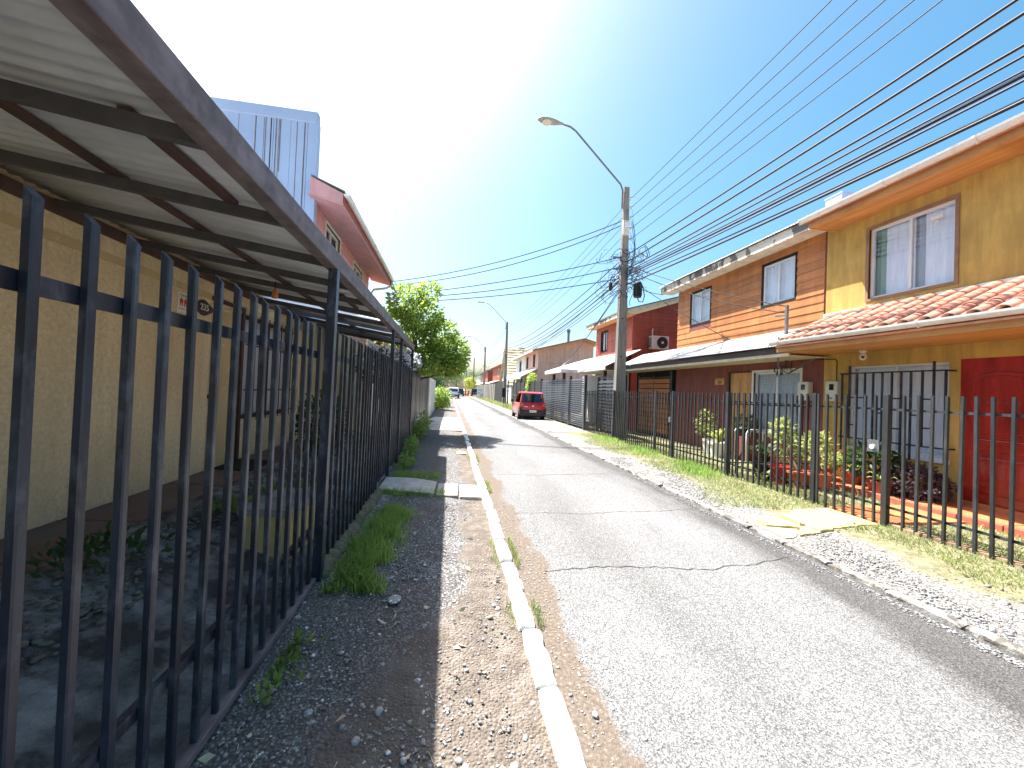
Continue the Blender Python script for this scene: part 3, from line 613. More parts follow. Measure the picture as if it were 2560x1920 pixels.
MB().prism(arch, 'x', XH - .056, XH - .04).build('door_panel', m_cream, d)
MB().lathe([(.0, 0), (.03, .002), (.035, .02), (.022, .035), (.03, .05), (.0, .055)], n=12).mesh('k', m_brown)
kn = MB().tube([(XH - .055, 5.29, 1.37), (XH - .01, 5.29, 1.37), (XH + .015, 5.29, 1.37)], [.028, .018, .034], 12).build('door_knob', m_darkprint, d, smooth=True)
fr = MB().box(XH - .12, XH + .02, DO[1] - .03, DO[1] + .03, .47, 2.55).box(XH - .12, XH + .02, DO[0] - .02, DO[1] + .03, 2.55, 2.6).build('door_frame', m_brown, hl)
w = window(hl, XH, 1, *WO, frame=m_brown, curtain_or_dark=[(WO[0], WO[1], m_blind)], mull=3, fw=.05)
gr = MB()
for k in range(11): gr.tube([(XH + .03, WO[0] + .08 + k * .148, 1.0), (XH + .03, WO[0] + .08 + k * .148, 2.56)], .008, 6)
for z in (1.1, 1.45, 2.1, 2.48): gr.box(XH + .02, XH + .03, WO[0], WO[1], z - .012, z + .012)
gr.build('window_grille', m_brown, w)
# red painted walkway along the wall
wk = thing('walkway', 'worn red painted walkway at the foot of the ochre wall', 'walkway', (-2.5, 4, .4))
for k in range(8): MB().hexa([(-2.9, -1 + k * 1.12, .1), (-2.22, -1 + k * 1.12, .1), (-2.22, .1 + k * 1.12, .1), (-2.9, .1 + k * 1.12, .1), (-2.9, -1 + k * 1.12, .475), (-2.22, -1 + k * 1.12, .44), (-2.22, .1 + k * 1.12, .44), (-2.9, .1 + k * 1.12, .475)]).build('slab', m_redfloor, wk, bevel=.006)
mt_ = thing('door_mat', 'dark doormat on the red walkway before the cream door', 'mat', (-2.7, 5.55, .47)); MB().hexa([(-2.86, 5.3, .476), (-2.42, 5.3, .454), (-2.42, 5.95, .454), (-2.86, 5.95, .476), (-2.86, 5.3, .488), (-2.42, 5.3, .466), (-2.42, 5.95, .466), (-2.86, 5.95, .488)]).build('pad', m_fabric, mt_)
# sign and number plaque
sg = thing('paper_sign', 'small cream sign with three red houses printed on it', 'sign', (XH + .01, 4.72, 2.4))
MB().box(XH + .002, XH + .008, 4.6, 4.84, 2.295, 2.515).build('sheet', m_paper, sg)
hs = MB()
for k in range(3):
    c = 4.655 + k * .066; hs.prism([(c - .03, 2.425), (c - .03, 2.415), (c - .022, 2.415), (c - .022, 2.365), (c - .009, 2.365), (c - .009, 2.395), (c + .009, 2.395), (c + .009, 2.365), (c + .022, 2.365), (c + .022, 2.415), (c + .03, 2.415), (c + .03, 2.425), (c, 2.455)], 'x', XH + .0085, XH + .0105)
hs.build('red_houses', m_redprint, sg)
for a, b, c, d_ in ((4.63, 4.80, 2.478, 2.488), (4.65, 4.78, 2.464, 2.468), (4.62, 4.74, 2.34, 2.344), (4.62, 4.72, 2.33, 2.334)): MB().box(XH + .0085, XH + .010, a, b, c, d_).build('print_line', m_greyprint, sg)
pq = thing('number_plaque', 'brown shaped plaque with white house number 235 on the ochre wall', 'plaque', (XH + .01, 5.03, 2.42))
pts = []
for i in range(40):
    t_ = 2 * math.pi * i / 40; ry = .155 * (1 + .12 * abs(math.cos(t_)) ** 6); rz = .082 * (1 + .14 * math.cos(4 * t_) * (abs(math.sin(t_)) > .3)); pts.append((5.03 + ry * math.cos(t_), 2.422 + rz * math.sin(t_)))
MB().prism(pts, 'x', XH + .002, XH + .016).build('board', m_brown, pq)
link('digits', text_mesh('235', .105, m_paper), (XH + .019, 5.035, 2.424), pq, (rad(90), 0, rad(90)))
# concrete block / inspection chamber in the yard, rubble, weeds
wb = thing('concrete_block', 'low yellow-sided concrete block with grey top inside the left yard', 'block', (-1.45, 3.8, .1))
MB().prism([(-1.66, 3.5), (-1.27, 3.42), (-1.22, 3.98), (-1.32, 4.12), (-1.6, 4.1)], 'z', .02, .48).build('body', m_ochrew, wb, bevel=.01)
MB().prism([(-1.68, 3.48), (-1.25, 3.4), (-1.2, 3.99), (-1.31, 4.14), (-1.62, 4.12)], 'z', .48, .545).build('cap', m_conc, wb, bevel=.008)
def yz(x): return .05 + .40 * min(1, max(0, (-1.0 - x) / 1.25)) ** 1.2
P = np.array([(lambda x: (x, random.uniform(1.8, 6), yz(x) + .012))(random.uniform(-2.2, -1.75)) for _ in range(700)])
pebbles('rubble', P, np.clip(RNG.lognormal(-4.2, .5, 700), .006, .04), m_rubble, 'broken rubble and stones along the walkway edge', 'rubble')
def weedclump(name, label, c, n, L, mt, group=None):
    r = thing(name, label, 'weed', c, group); P = np.array(c) + RNG.normal(0, 1, (n, 3)) * [L * .9, L * .9, L * .25] + [0, 0, L * .4]; N = np.tile([0, 0, .8], (n, 1)) + (P - np.array(c)) * 3
    V, F = leafset(P, N, L * .55, .4, -.2); npobj('leaves', V, F, mt, r); return r
weedclump('weed_clump', 'dark green weed clump by the red walkway, nearest the gate', (-2.1, 2.75, .44), 150, .15, m_leafd)
weedclump('weed_clump', 'small green weeds beside the yellow block in the left yard', (-1.95, 4.0, .36), 160, .12, m_weed)
weedclump('weed_clump', 'green weed tuft behind the concrete block in the left yard', (-1.75, 4.7, .33), 160, .13, m_weed)
sh = tree('potted_shrub', 'dark leafy shrub growing inside the left yard below the window', 'shrub', (-2.0, 6.6, .4), [(-2, 6.6, .4, .03), (-2, 6.6, .8, .02)], [], [((-2.0, 6.6, .95), (.35, .4, .5), 900)], .11, m_leafd)
# lilac flowering shrub over the fence
fl = thing('flowering_shrub', 'lilac flowering shrub rising above the left fence under the canopy end', 'shrub', (-1.6, 9.2, .1))
MB().tube([(-1.6, 9.2, .1), (-1.62, 9.1, 1.2), (-1.5, 9.0, 1.9)], [.05, .04, .02], 6).build('stem', m_bark, fl)
P, N = blob_points([((-1.55, 8.6, 2.0), (.4, .8, .36), 1100), ((-1.45, 10.2, 2.05), (.4, .9, .4), 1100), ((-1.3, 11.3, 2.2), (.4, .7, .35), 700)]); V, F = leafset(P, N, .1, .5); npobj('foliage', V, F, m_leafd, fl)
P, N = blob_points([((-1.53, 8.5, 2.08), (.44, .85, .4), 800), ((-1.42, 10.2, 2.12), (.44, .95, .42), 900), ((-1.25, 11.3, 2.28), (.42, .75, .36), 450)]); V, F = leafset(P, N, .075, .9); npobj('blossom', V, F, m_flower, fl)

# ------------------------------------------------------------------ pink two-storey house with blue metal side
XP = -2.8
hp = thing('pink_house', 'pink sided two-storey house with pale blue metal side wall', 'house', (XP, 10.6, 0))
PW = [(8.86, 9.94, 4.45, 5.08), (11.28, 12.4, 4.35, 5.0)]
wall_with_openings('wall', m_cream, hp, XP - .12, XP, 8.1, 13.3, -.05, 5.3, PW)
planks(hp, XP, 1, 8.1, 13.3, 2.85, 5.22, [(a - .06, b + .06, c - .06, d_ + .06) for a, b, c, d_ in PW], m_pink, .185, seed=4)
for a, b, c, d_ in PW: window(hp, XP, 1, a, b, c, d_, curtain_or_dark=[(a, b, m_dark)], trim=m_white, trimw=.05)  # near-black sheet behind the panes paints the unlit room, no real curtain
box('far_wall', m_pink, hp, -7, XP - .12, 13.2, 13.3, -.05, 5.3)
sf = MB().hexa([(-2.80, 7.78, 5.16), (-2.16, 7.78, 5.02), (-2.16, 13.75, 5.02), (-2.80, 13.75, 5.16), (-2.80, 7.78, 5.19), (-2.16, 7.78, 5.05), (-2.16, 13.75, 5.05), (-2.80, 13.75, 5.19)]).build('soffit', m_pink, hp)
MB().prism([(-2.77, 5.165), (-2.17, 5.055), (-2.17, 5.24), (-2.77, 5.50)], 'y', 7.76, 7.79).build('barge_board', m_pink, hp)
MB().box(-2.18, -2.15, 7.79, 13.75, 5.05, 5.24).build('fascia', m_redwood, hp)
MB().grid(2, 90, lambda u, v: (-2.13 - .62 * u, 7.72 + 6.1 * v, 5.27 + .246 * u + .012 * math.sin(v * 6.1 / .1 * 6.28))).build('roof_edge', m_zincd, hp, solid=.008); MB().grid(2, 90, lambda u, v: (-2.75 - 2.3 * u, 8.12 + 5.7 * v, 5.516 + .9 * u + .012 * math.sin(v * 5.7 / .1 * 6.28))).build('roof', m_zincd, hp, solid=.008)
def gutter(parent, x, y0, y1, z, s, r=.06, mt=None):
    mb = MB(); n = 8
    for yy in (y0, y1):
        for i in range(n + 1):
            t_ = math.pi + math.pi * i / n; mb.v.append((x + r * math.cos(t_), yy, z + r * math.sin(t_)))
        for i in range(n + 1):
            t_ = 2 * math.pi - math.pi * i / n; mb.v.append((x + (r - .006) * math.cos(t_), yy, z + (r - .006) * math.sin(t_)))
    k = 2 * n + 2
    for i in range(k): mb.f.append((i, (i + 1) % k, k + (i + 1) % k, k + i))
    mb.f += [tuple(range(n + 1)), tuple(k + i for i in range(n + 1))]
    g_ = mb.build('gutter', mt or m_gutter, parent, smooth=False)
    yy = y0 + .35
    while yy < y1:
        q = MB(); b = 0
        for yv in (yy - .02, yy + .02):
            for i in range(n + 1):
                t_ = math.pi + math.pi * i / n; q.v.append((x + (r + .008) * math.cos(t_), yv, z + (r + .008) * math.sin(t_)))
        for i in range(n): q.f.append((i, i + 1, n + 2 + i, n + 1 + i))
        q.build('bracket', mt or m_gutter, g_, solid=.006); yy += 1.15
    return g_
gutter(hp, -2.10, 7.75, 13.8, 5.23, 1)
MB().tube([(-2.10, 13.7, 5.2), (-2.12, 13.7, 5.02), (-2.3, 13.62, 4.9), (-2.66, 13.45, 4.78), (-2.74, 13.4, 4.6), (-2.74, 13.4, .1)], .04, 8).build('downpipe', m_gutter, hp, smooth=True)
bw = MB().box(-7.2, XP + .02, 7.99, 8.09, 2.6, 6.80).build('metal_side_wall', m_bluemetal, hp)
x = -7.2; k = 0
while x < XP - .02:
    x1 = min(x + .305, XP + .015); MB().box(x + .003, x1 - .003, 7.972 - .004 * (k % 2), 7.99, 2.6, 6.66).build('metal_panel', m_bluemetal, bw); x = x1; k += 1
MB().box(-7.2, XP + .05, 7.945, 8.1, 6.64, 6.86).build('cap_flashing', m_bluemetal, bw, bevel=.01); MB().box(XP + .02, XP + .06, 7.945, 8.1, 2.6, 6.66).build('corner_flashing', m_bluemetal, bw)
sk = random.Random(5)
for k in range(15):
    x = random.Random(k * 7 + 1).uniform(-3.9, -2.95); zt = sk.choice([6.63, 6.63, 5.6, 5.2]); w_ = sk.uniform(.006, .018); MB().box(x, x + w_, 7.9640, 7.9665, zt - sk.uniform(.9, 2.6), zt).build('rust_streak', m_streak, bw)
# far left house with brown eave
hw = thing('white_house', 'white single-storey house with brown roof edge behind the leafy left tree', 'house', (-3.4, 17, 0))
box('wall', m_white, hw, -7.5, -2.9, 14.3, 21, 0, 3.2); MB().prism([(-8, 3.1), (-2.4, 3.35), (-2.4, 3.5), (-5.2, 4.9), (-8, 3.5)], 'y', 14.0, 21.3).build('roof', m_redwood, hw)

# ------------------------------------------------------------------ RIGHT SIDE: mustard house
XW = 7.8
hy = thing('mustard_house', 'mustard yellow two-storey house with tiled porch roof and red door', 'house', (XW, 4.6, .1))
UW = (4.86, 6.13, 3.6, 4.93); LWn = (4.9, 6.44, .78, 2.33); RD = (3.88, 4.77, .2, 2.36)
wall_with_openings('wall', m_yellow, hy, XW, XW + .15, .6, 6.97, -.05, 5.4, [UW, LWn, RD])
box('side_wall', m_yellow, hy, XW + .15, 13, 6.82, 6.97, -.05, 5.4); box('side_wall', m_yellow, hy, XW + .15, 13, .6, .75, -.05, 5.4); box('back_wall', m_yellow, hy, 13, 13.15, .6, 6.97, -.05, 5.4)
uw = window(hy, XW, -1, *UW, curtain_or_dark=[(UW[0], 5.32, m_curt), (5.5, 5.95, m_curt), (5.9, UW[1], m_greencurt), (UW[0], UW[1], m_blind)], trim=m_trim, trimw=.05)
for a, b, c, d_ in ((5.06, 5.22, 4.72, 4.78), (5.12, 5.17, 4.66, 4.70)): MB().box(XW + .062, XW + .064, a, b, c, d_).build('sticker', m_paper, uw)
lwn = window(hy, XW, -1, *LWn, curtain_or_dark=[(LWn[0], LWn[1], m_curt)], fw=.04, sill=None)
MB().box(XW - .03, XW + .05, LWn[0] - .03, LWn[1] + .03, .70, .78).build('sill', m_alu, lwn, bevel=.006)
gx = XW - .19; grl = MB()   # projecting steel grille
def rod(a, b, r=.0125): grl.bar(a, b, r * 2, r * 2)
for z in (.95, 2.18): rod((gx, LWn[0] - .08, z), (gx, LWn[1] + .02, z)); rod((gx, LWn[0] - .08, z), (XW, LWn[0] - .08, z)); rod((gx, LWn[1] + .02, z), (XW, LWn[1] + .02, z))
ys = [4.82, 4.97, 5.12, 5.28, 5.42, 5.56, 5.71, 5.86, 6.0, 6.14, 6.28, 6.42]
for i, y in enumerate(ys): rod((gx, y, .70 if i % 4 in (0, 3) else .95), (gx, y, 2.33 if i in (1, 10) else 2.18))
for i, z in ((1, 1.72), (1, 1.25), (4, 1.72), (5, 1.72), (4, 1.2), (5, 1.2), (8, 1.72), (9, 1.2), (9, 1.72), (2, 1.45), (6, 1.45)): rod((gx, ys[i], z), (gx, ys[i + 1], z))
grl.build('window_grille', m_black, lwn)
rd = MB().box(XW + .02, XW + .07, RD[0], RD[1], .2, 2.36).build('door', m_reddoor, hy)
yc = (RD[0] + RD[1]) / 2; ap = [(RD[0] + .13, 1.25)] + [(RD[1] - .13, 1.25)] + [(yc + (.315) * math.cos(math.pi * i / 12), 2.02 + .13 * math.sin(math.pi * i / 12)) for i in range(13)]
MB().prism(ap, 'x', XW + .006, XW + .021).build('door_panel', m_reddoor, rd, bevel=.012)
MB().prism([(RD[0] + .18, 1.30), (RD[1] - .18, 1.30)] + [(yc + .265 * math.cos(math.pi * i / 12), 1.98 + .11 * math.sin(math.pi * i / 12)) for i in range(13)], 'x', XW - .002, XW + .007).build('door_panel', m_reddoor, rd, bevel=.008)
for z0, z1 in ((.98, 1.15), (.36, .88)): MB().box(XW + .006, XW + .021, RD[0] + .13, RD[1] - .13, z0, z1).build('door_panel', m_reddoor, rd, bevel=.012)
MB().box(XW - .02, XW + .06, RD[0] - .04, RD[1] + .04, .14, .2).build('door_step', m_orangetile, hy)
# upper eave: soffit boards, fascia, gutter, roof tiles
for k in range(6): MB().box(7.2 + k * .1 + .002, 7.3 + k * .1 - .002, .4, 6.80, 5.185, 5.205).build('soffit_board', m_soffit, hy)
MB().box(7.175, 7.198, .4, 6.80, 5.17, 5.33).build('fascia', m_soffit, hy); MB().box(7.175, 7.8, 6.80, 6.83, 5.17, 5.33).build('barge_board', m_soffit, hy)
gutter(hy, 7.09, .4, 6.92, 5.375, -1, .085)
MB().prism([(7.1, 5.33), (10.4, 6.75), (13.6, 5.33), (13.6, 5.27), (10.4, 6.69), (7.1, 5.27)], 'y', .4, 6.86).build('roof', m_tile, hy)
def tile_mesh(L=.42, W=.255, R=.075):
    mb = MB(); n = 10; prof = []
    for i in range(n + 1): t_ = math.pi * i / n; prof.append((-R * math.cos(t_), R * .8 * math.sin(t_)))
    prof = [(-W / 2, .015), (-R - .012, .0)] + prof + [(R + .012, .0), (W / 2, .015)]
    for i, x in enumerate((0, L)):
        for (y, z) in prof: mb.v.append((x, y * (1 if i == 0 else .96), z + (.018 if i == 0 else 0)))
    k = len(prof)
    for i in range(k - 1): mb.f.append((i, i + 1, k + i + 1, k + i))
    me = mb.mesh('roof_tile', m_tile, True, center=(0, 0, 0))[0]; return me
tm = tile_mesh()
def tiles(parent, x0, z0, dx, dz, rows, y0, y1, pitch=.256):
    L = math.hypot(dx, dz); a = math.atan2(dz, dx); step = L / rows
    for r_ in range(rows):
        y = y0; 
        while y < y1:
            o = link('roof_tile', tm, (x0 + math.cos(a) * step * r_, y + random.uniform(-.006, .006), z0 + math.sin(a) * step * r_ + random.uniform(-.003, .004)), parent, (0, -a, random.uniform(-.02, .02)))
            md = o.modifiers.new('s', 'SOLIDIFY'); md.thickness = .012; y += pitch
tiles(hy, 7.10, 5.285, .36, .155, 1, .6, 6.9)
# porch roof
pr = MB().prism([(6.5, 2.70), (7.8, 3.36), (7.8, 3.33), (6.5, 2.67)], 'y', .6, 6.86).build('porch_roof', m_tile, hy)
tiles(pr, 6.47, 2.77, 1.36, .66, 4, .75, 6.80)
MB().box(7.72, 7.8, .6, 6.95, 3.385, 3.46).build('flashing', m_white, hy)
for k in range(9): MB().box(6.62 + k * .131 + .002, 6.751 + k * .131 - .002, .6, 6.84, 2.60, 2.62).build('soffit_board', m_soffit, hy)
MB().box(6.56, 6.60, .6, 6.85, 2.585, 2.70).build('fascia', m_soffit, hy); MB().box(6.56, 7.78, 6.85, 6.88, 2.585, 2.69).build('barge_board', m_soffit, hy)
gutter(hy, 6.465, .6, 6.92, 2.79, -1, .075)
for y_ in (6.7, 1.0): MB().box(6.6, 7.8, y_ - .04, y_ + .04, 2.62, 2.7).build('porch_beam', m_soffit, hy)
# camera, meters
cmr = thing('security_camera', 'small white dome security camera under the porch soffit', 'camera', (7.55, 6.0, 2.58))
MB().lathe([(.055, 0), (.055, -.03), (.035, -.05)], (7.55, 6.0, 2.6), 14).build('mount', m_white, cmr, smooth=True)
MB().lathe([(.0, -.19), (.04, -.175), (.058, -.13), (.05, -.08), (.03, -.05), (.0, -.045)], (7.55, 6.0, 2.6), 14).build('body', m_white, cmr, smooth=True)
MB().tube([(7.51, 5.97, 2.47), (7.485, 5.95, 2.462)], .022, 10).build('lens', m_darkprint, cmr)
def meter(label, y0, y1):
    r = thing('electric_meter', label, 'meter box', (7.7, (y0 + y1) / 2, 1.62), 'electric meter boxes on the house fronts')
    MB().box(7.66, 7.8, y0, y1, 1.63, 2.04).build('case', m_cream2, r, bevel=.02); MB().box(7.652, 7.662, y0 + .07, y1 - .1, 1.86, 1.98).build('glass', m_carglass, r); MB().box(7.65, 7.66, y0 + .1, y0 + .16, 1.68, 1.71).build('latch', m_galv, r); return r
meter('cream electric meter box on the mustard wall beside the barred window', 6.56, 6.82); meter('cream electric meter box on the maroon wall beside the lace window', 7.2, 7.46)
cbl = MB().tube([(7.79, 6.69, 2.04), (7.79, 6.69, 2.45), (7.79, 6.72, 2.5), (7.79, 7.2, 2.52)], .008, 5).build('meter_cable', m_cable); props(cbl, 'thin dark cable rising from the meter on the mustard wall', 'cable')
# chimney box behind the roof
ch = thing('roof_duct', 'pale blue-white metal box standing on the roof behind the gutter', 'roof duct', (10.6, 8.7, 6.2))
MB().box(9.92, 11.3, 8.5, 8.95, 6.2, 7.12).build('casing', m_bluemetal, ch); MB().box(9.9, 11.32, 8.48, 8.97, 7.12, 7.15).build('cap', m_bluemetal, ch)
# terrace, steps, path
ter = thing('terrace', 'orange painted terrace and step along the mustard house front', 'terrace', (7.3, 4.5, .0))
for k, (a, b) in enumerate(((.6, 2.2), (2.21, 3.8), (3.81, 5.4), (5.41, 6.9))): MB().box(6.98, 7.8, a, b, -.04, .14).build('slab', m_orangetile, ter, bevel=.01)
for k in range(14): MB().box(6.88, 6.978, .62 + k * .45, .62 + k * .45 + .44, -.04, .155).build('edging_brick', m_terra, ter, bevel=.008)
pth = thing('orange_path', 'orange painted path between the bar fence and the terrace', 'path', (6.2, 4.5, .05)); MB().prism([(5.56, 4.12), (6.87, 4.1), (6.87, 4.86), (5.56, 4.84)], 'z', -.02, .09).build('slab', m_orangetile, pth, bevel=.01)
ys_ = thing('yellow_slab', 'cracked yellow painted concrete crossing at the right kerb', 'slab', (4.6, 4.4, .03))
def jag(poly, seed, a=.025):
    r = random.Random(seed); q = []
    for (x0, y0), (x1, y1) in zip(poly, poly[1:] + poly[:1]):
        n = max(1, int(math.hypot(x1 - x0, y1 - y0) / .09))
        for i in range(n): q.append((x0 + (x1 - x0) * i / n + r.uniform(-a, a), y0 + (y1 - y0) * i / n + r.uniform(-a, a)))
    return q
for i, (p_, mt) in enumerate([([(4.50, 4.0), (4.95, 4.1), (5.52, 4.17), (5.54, 4.84), (4.95, 4.74), (4.45, 4.56)], m_yslab), ([(3.98, 4.26), (4.32, 4.14), (4.42, 4.52), (4.0, 4.58)], m_yslab), ([(4.1, 3.9), (4.46, 3.98), (4.44, 4.2), (4.34, 4.12)], m_yslab), ([(3.88, 3.86), (4.08, 3.9), (4.3, 4.11), (3.96, 4.22), (3.87, 4.2)], m_slab)]):
    slabmesh('slab_piece', jag(p_, i + 3), -.03, .062 - .01 * i, mt, ys_, bevel=0)
br = thing('brick_edging', 'row of old half-buried bricks under the right fence', 'bricks', (5.57, 3.4, .04))
for k in range(17): MB().box(-.055, .055, -.095, .095, -.03, .03).build('brick', m_brick, br, bevel=.006).location = Vector((5.6 + random.uniform(-.012, .012), 4.02 - k * .205, .075)) - wl(br)

# ------------------------------------------------------------------ orange house
ho = thing('orange_house', 'two-storey house with orange plank upper floor and maroon ground floor', 'house', (XW, 9.6, .1))
OW = [(10.66, 11.60, 3.99, 4.99), (7.72, 8.64, 4.0, 5.0)]; OL = (7.52, 8.86, .82, 2.3); OD = (8.96, 9.74, .12, 2.32)
wall_with_openings('wall', m_maroon, ho, XW, XW + .15, 6.98, 12.34, -.05, 5.35, OW + [OL, OD])
box('side_wall', m_maroon, ho, XW + .15, 13, 12.2, 12.34, -.05, 5.35); box('back_wall', m_maroon, ho, 13, 13.15, 6.98, 12.34, -.05, 5.35)
planks(ho, XW, -1, 7.0, 12.34, 3.20, 5.25, [(a - .05, b + .05, c - .05, d_ + .05) for a, b, c, d_ in OW], m_orange, .188, .022, 2.6, seed=2)
for a, b, c, d_ in OW: window(ho, XW, -1, a, b, c, d_, curtain_or_dark=[(a, b, m_curt)], trim=m_dark, trimw=.05, inset=.01)
ol = window(ho, XW, -1, *OL, curtain_or_dark=[(OL[0], OL[1], m_lace)], trim=m_white, trimw=.06)
od = MB().box(XW + .03, XW + .08, OD[0], OD[1], .12, 2.32).build('door', m_wooddoor, ho)
yc = (OD[0] + OD[1]) / 2
for sgn in (-1, 1): MB().prism([(yc + sgn * .02, 1.2), (yc + sgn * .27, 1.2), (yc + sgn * .27, 2.0), (yc + sgn * .15, 2.1), (yc + sgn * .02, 2.13)], 'x', XW + .018, XW + .031).build('door_panel', m_wooddoor, od, bevel=.01)
for sgn in (-1, 1): MB().prism([(yc + sgn * .02, .3), (yc + sgn * .27, .3), (yc + sgn * .27, 1.0), (yc + sgn * .02, 1.0)], 'x', XW + .018, XW + .031).build('door_panel', m_wooddoor, od, bevel=.01)
MB().box(XW - .01, XW + .1, OD[1], OD[1] + .07, .1, 2.36).box(XW - .01, XW + .1, OD[0], OD[1], 2.32, 2.36).build('door_frame', m_brown, ho)
# upper eave
for k in range(3): MB().box(7.38 + k * .14 + .001, 7.52 + k * .14 - .001, 6.86, 12.75, 5.25, 5.265).build('soffit_board', m_cornice, ho)
for a, b in ((6.86, 9.3), (9.305, 12.75)): MB().box(7.35, 7.378, a, b, 5.235, 5.46).build('fascia', m_fascia, ho)
def corr(parent, x0, z0, x1, z1, y0, y1, mt, sheet=.8, pitch=.076, amp=.011, name='roof_sheet'):
    y = y0; k = 0
    while y < y1 - .05:
        b = min(y + sheet + .03, y1); n = int((b - y) / pitch * 6); a = y; jz = .003 * (k % 2)
        MB().grid(3, n, lambda u, v: (x0 + (x1 - x0) * u, a + (b - a) * v, z0 + (z1 - z0) * u + jz + amp * math.sin((a + (b - a) * v) / pitch * 6.283))).build(name, mt, parent, smooth=True, solid=.003); y += sheet; k += 1
corr(ho, 7.28, 5.475, 10.4, 6.75, 6.88, 12.8, m_zinc); MB().prism([(10.4, 6.7), (13.6, 5.4), (13.6, 5.36), (10.4, 6.66)], 'y', 6.88, 12.8).build('roof_back', m_zincd, ho)
# lower roof
for k in range(7): MB().box(6.90 + k * .128 + .001, 7.028 + k * .128 - .001, 6.9, 14.7, 2.545, 2.56).build('soffit_board', m_cornice, ho)
MB().box(6.87, 6.90, 6.9, 14.7, 2.53, 2.60).build('cornice', m_cornice, ho); MB().box(6.862, 6.885, 6.9, 14.7, 2.60, 2.73).build('fascia', m_fasciad, ho)
corr(ho, 6.78, 2.755, 7.80, 3.27, 6.9, 14.75, m_zinc)
MB().prism([(6.9, 2.6), (7.8, 3.2), (7.8, 2.6)], 'y', 14.68, 14.72).build('gable_end', m_cornice, ho)
# house number tile, mast
nt = thing('number_tile', 'small wooden house number tile on the maroon wall by the wood door', 'plaque', (XW - .02, 10.1, 2.1))
MB().box(XW - .03, XW - .002, 9.93, 10.31, 2.0, 2.19).build('tile', m_wooddoor, nt, bevel=.006); link('digits', text_mesh('224', .115, m_brown), (XW - .034, 10.11, 2.07), nt, (rad(90), 0, rad(-90)))
for k in range(5): MB().box(XW - .034, XW - .029, 9.97 + k * .075, 10.0 + k * .075, 2.145, 2.17).build('ornament', m_brown, nt)
ms_ = thing('service_mast', 'short wooden service mast with cables on the lower zinc roof', 'mast', (7.55, 7.6, 3.1))
MB().bar((7.5, 7.62, 3.1), (7.5, 7.62, 3.78), .06, .05, (0, 1, 0)).build('post', m_galv, ms_); MB().bar((7.5, 7.62, 3.55), (7.42, 7.85, 3.56), .03, .03).build('bracket', m_galv, ms_)
MB().tube([(7.1, 7.4, 3.0), (7.1, 7.4, 2.35), (7.3, 7.35, 2.2), (7.75, 7.1, 2.55)], .02, 6).build('conduit', m_galv, ms_)
mb = MB(); rr = random.Random(3)
for k in range(9):
    c = (7.1 + rr.uniform(-.1, .3), 7.4 + rr.uniform(-.3, .1), 2.3 + rr.uniform(-.1, .1)); R_ = rr.uniform(.06, .16); mb.tube([(c[0] + R_ * math.cos(t_) * .6, c[1] + R_ * math.cos(t_) * .8, c[2] + R_ * math.sin(t_)) for t_ in [rr.uniform(0, 2) + j * .45 for j in range(13)]], .006, 4)
tw = mb.build('cable_coil', m_cable); stuff(tw, 'loose black cable loops hanging below the zinc eave', 'cables')
# wooden carport gate
gt = thing('wood_gate', 'orange wood slat gate in a black frame under the zinc eave', 'gate', (XW, 13.7, .1))
for zi in range(11):
    for a, b in ((12.72, 13.78), (13.82, 14.95)): MB().box(XW - .02, XW + .01, a, b, .22 + zi * .186, .22 + zi * .186 + .16).build('slat', m_woodgate, gt)
for y_ in (12.66, 13.8, 15.0): MB().box(XW - .01, XW + .045, y_ - .035, y_ + .035, .08, 2.4).build('frame_post', m_black, gt)
for z_ in (.15, 2.3): MB().box(XW + .011, XW + .043, 12.7, 15.0, z_ - .03, z_ + .03).build('frame_rail', m_black, gt)
MB().box(XW + .05, XW + .1, 12.36, 15.3, .0, 2.55).build('shade_sheet', m_dark, gt); MB().box(XW - .06, XW + .03, 12.5, 12.62, 0, 2.55).build('post', m_black, gt)  # dark sheet behind the slats paints the shade of the garage opening
gp = thing('green_post', 'pale green post behind the fence beside the wood gate', 'post', (7.0, 14.6, 0)); MB().box(6.95, 7.07, 14.55, 14.67, 0, 2.55).build('shaft', m_green, gp); MB().box(6.93, 7.09, 14.53, 14.69, 2.55, 2.6).build('cap', m_green, gp)

# ------------------------------------------------------------------ street fence on the right (three yards) and divider
XR = 5.55
bmr = bar_mesh('bar', .03, .03, 1.66, m_blackR, .02, .003); bmr2 = bar_mesh('bar', .025, .025, 1.64, m_blackR, .02, .003)
def rfence(label, y0, y1, posts, bm, z0=.06, step=.131, rails=(1.545, .30), off=0):
    f = thing('bar_fence', label, 'fence', (XR, (y0 + y1) / 2, .05)); y = y0 + off
    while y < y1 - .03:
        if min(abs(y - p) for p in posts) > .05: link('bar', bm, (XR, y, z0), f, (random.uniform(-.008, .008), random.uniform(-.006, .006), random.uniform(-.1, .1)))
        y += step
    for z in rails: MB().box(XR + .013, XR + .035, y0, y1, z - .014, z + .014).build('rail', m_blackR, f)
    for p in posts: MB().box(XR - .03, XR + .035, p - .033, p + .033, .0, 1.735).build('post', m_blackR, f, bevel=.003)
    return f
rfence('dark bar fence panel at the right edge standing over the row of bricks', 1.2, 4.06, [1.2], bmr, off=.08)
fg = rfence('dark bar gate with a round lock at the yellow slab', 4.10, 5.06, [4.10], bmr, off=.13)
MB().box(XR - .035, XR - .02, 4.16, 4.30, .98, 1.14).build('lock_plate', m_galv, fg); MB().tube([(XR - .06, 4.23, 1.05), (XR - .03, 4.23, 1.05)], .03, 12).build('lock_knob', m_alu, fg)
rfence('dark bar fence in front of the potted plants', 5.08, 6.93, [5.08], bmr, off=.13)
rfence('dark bar fence panel before the maroon wall', 6.95, 8.84, [6.95], bmr2, off=.13)
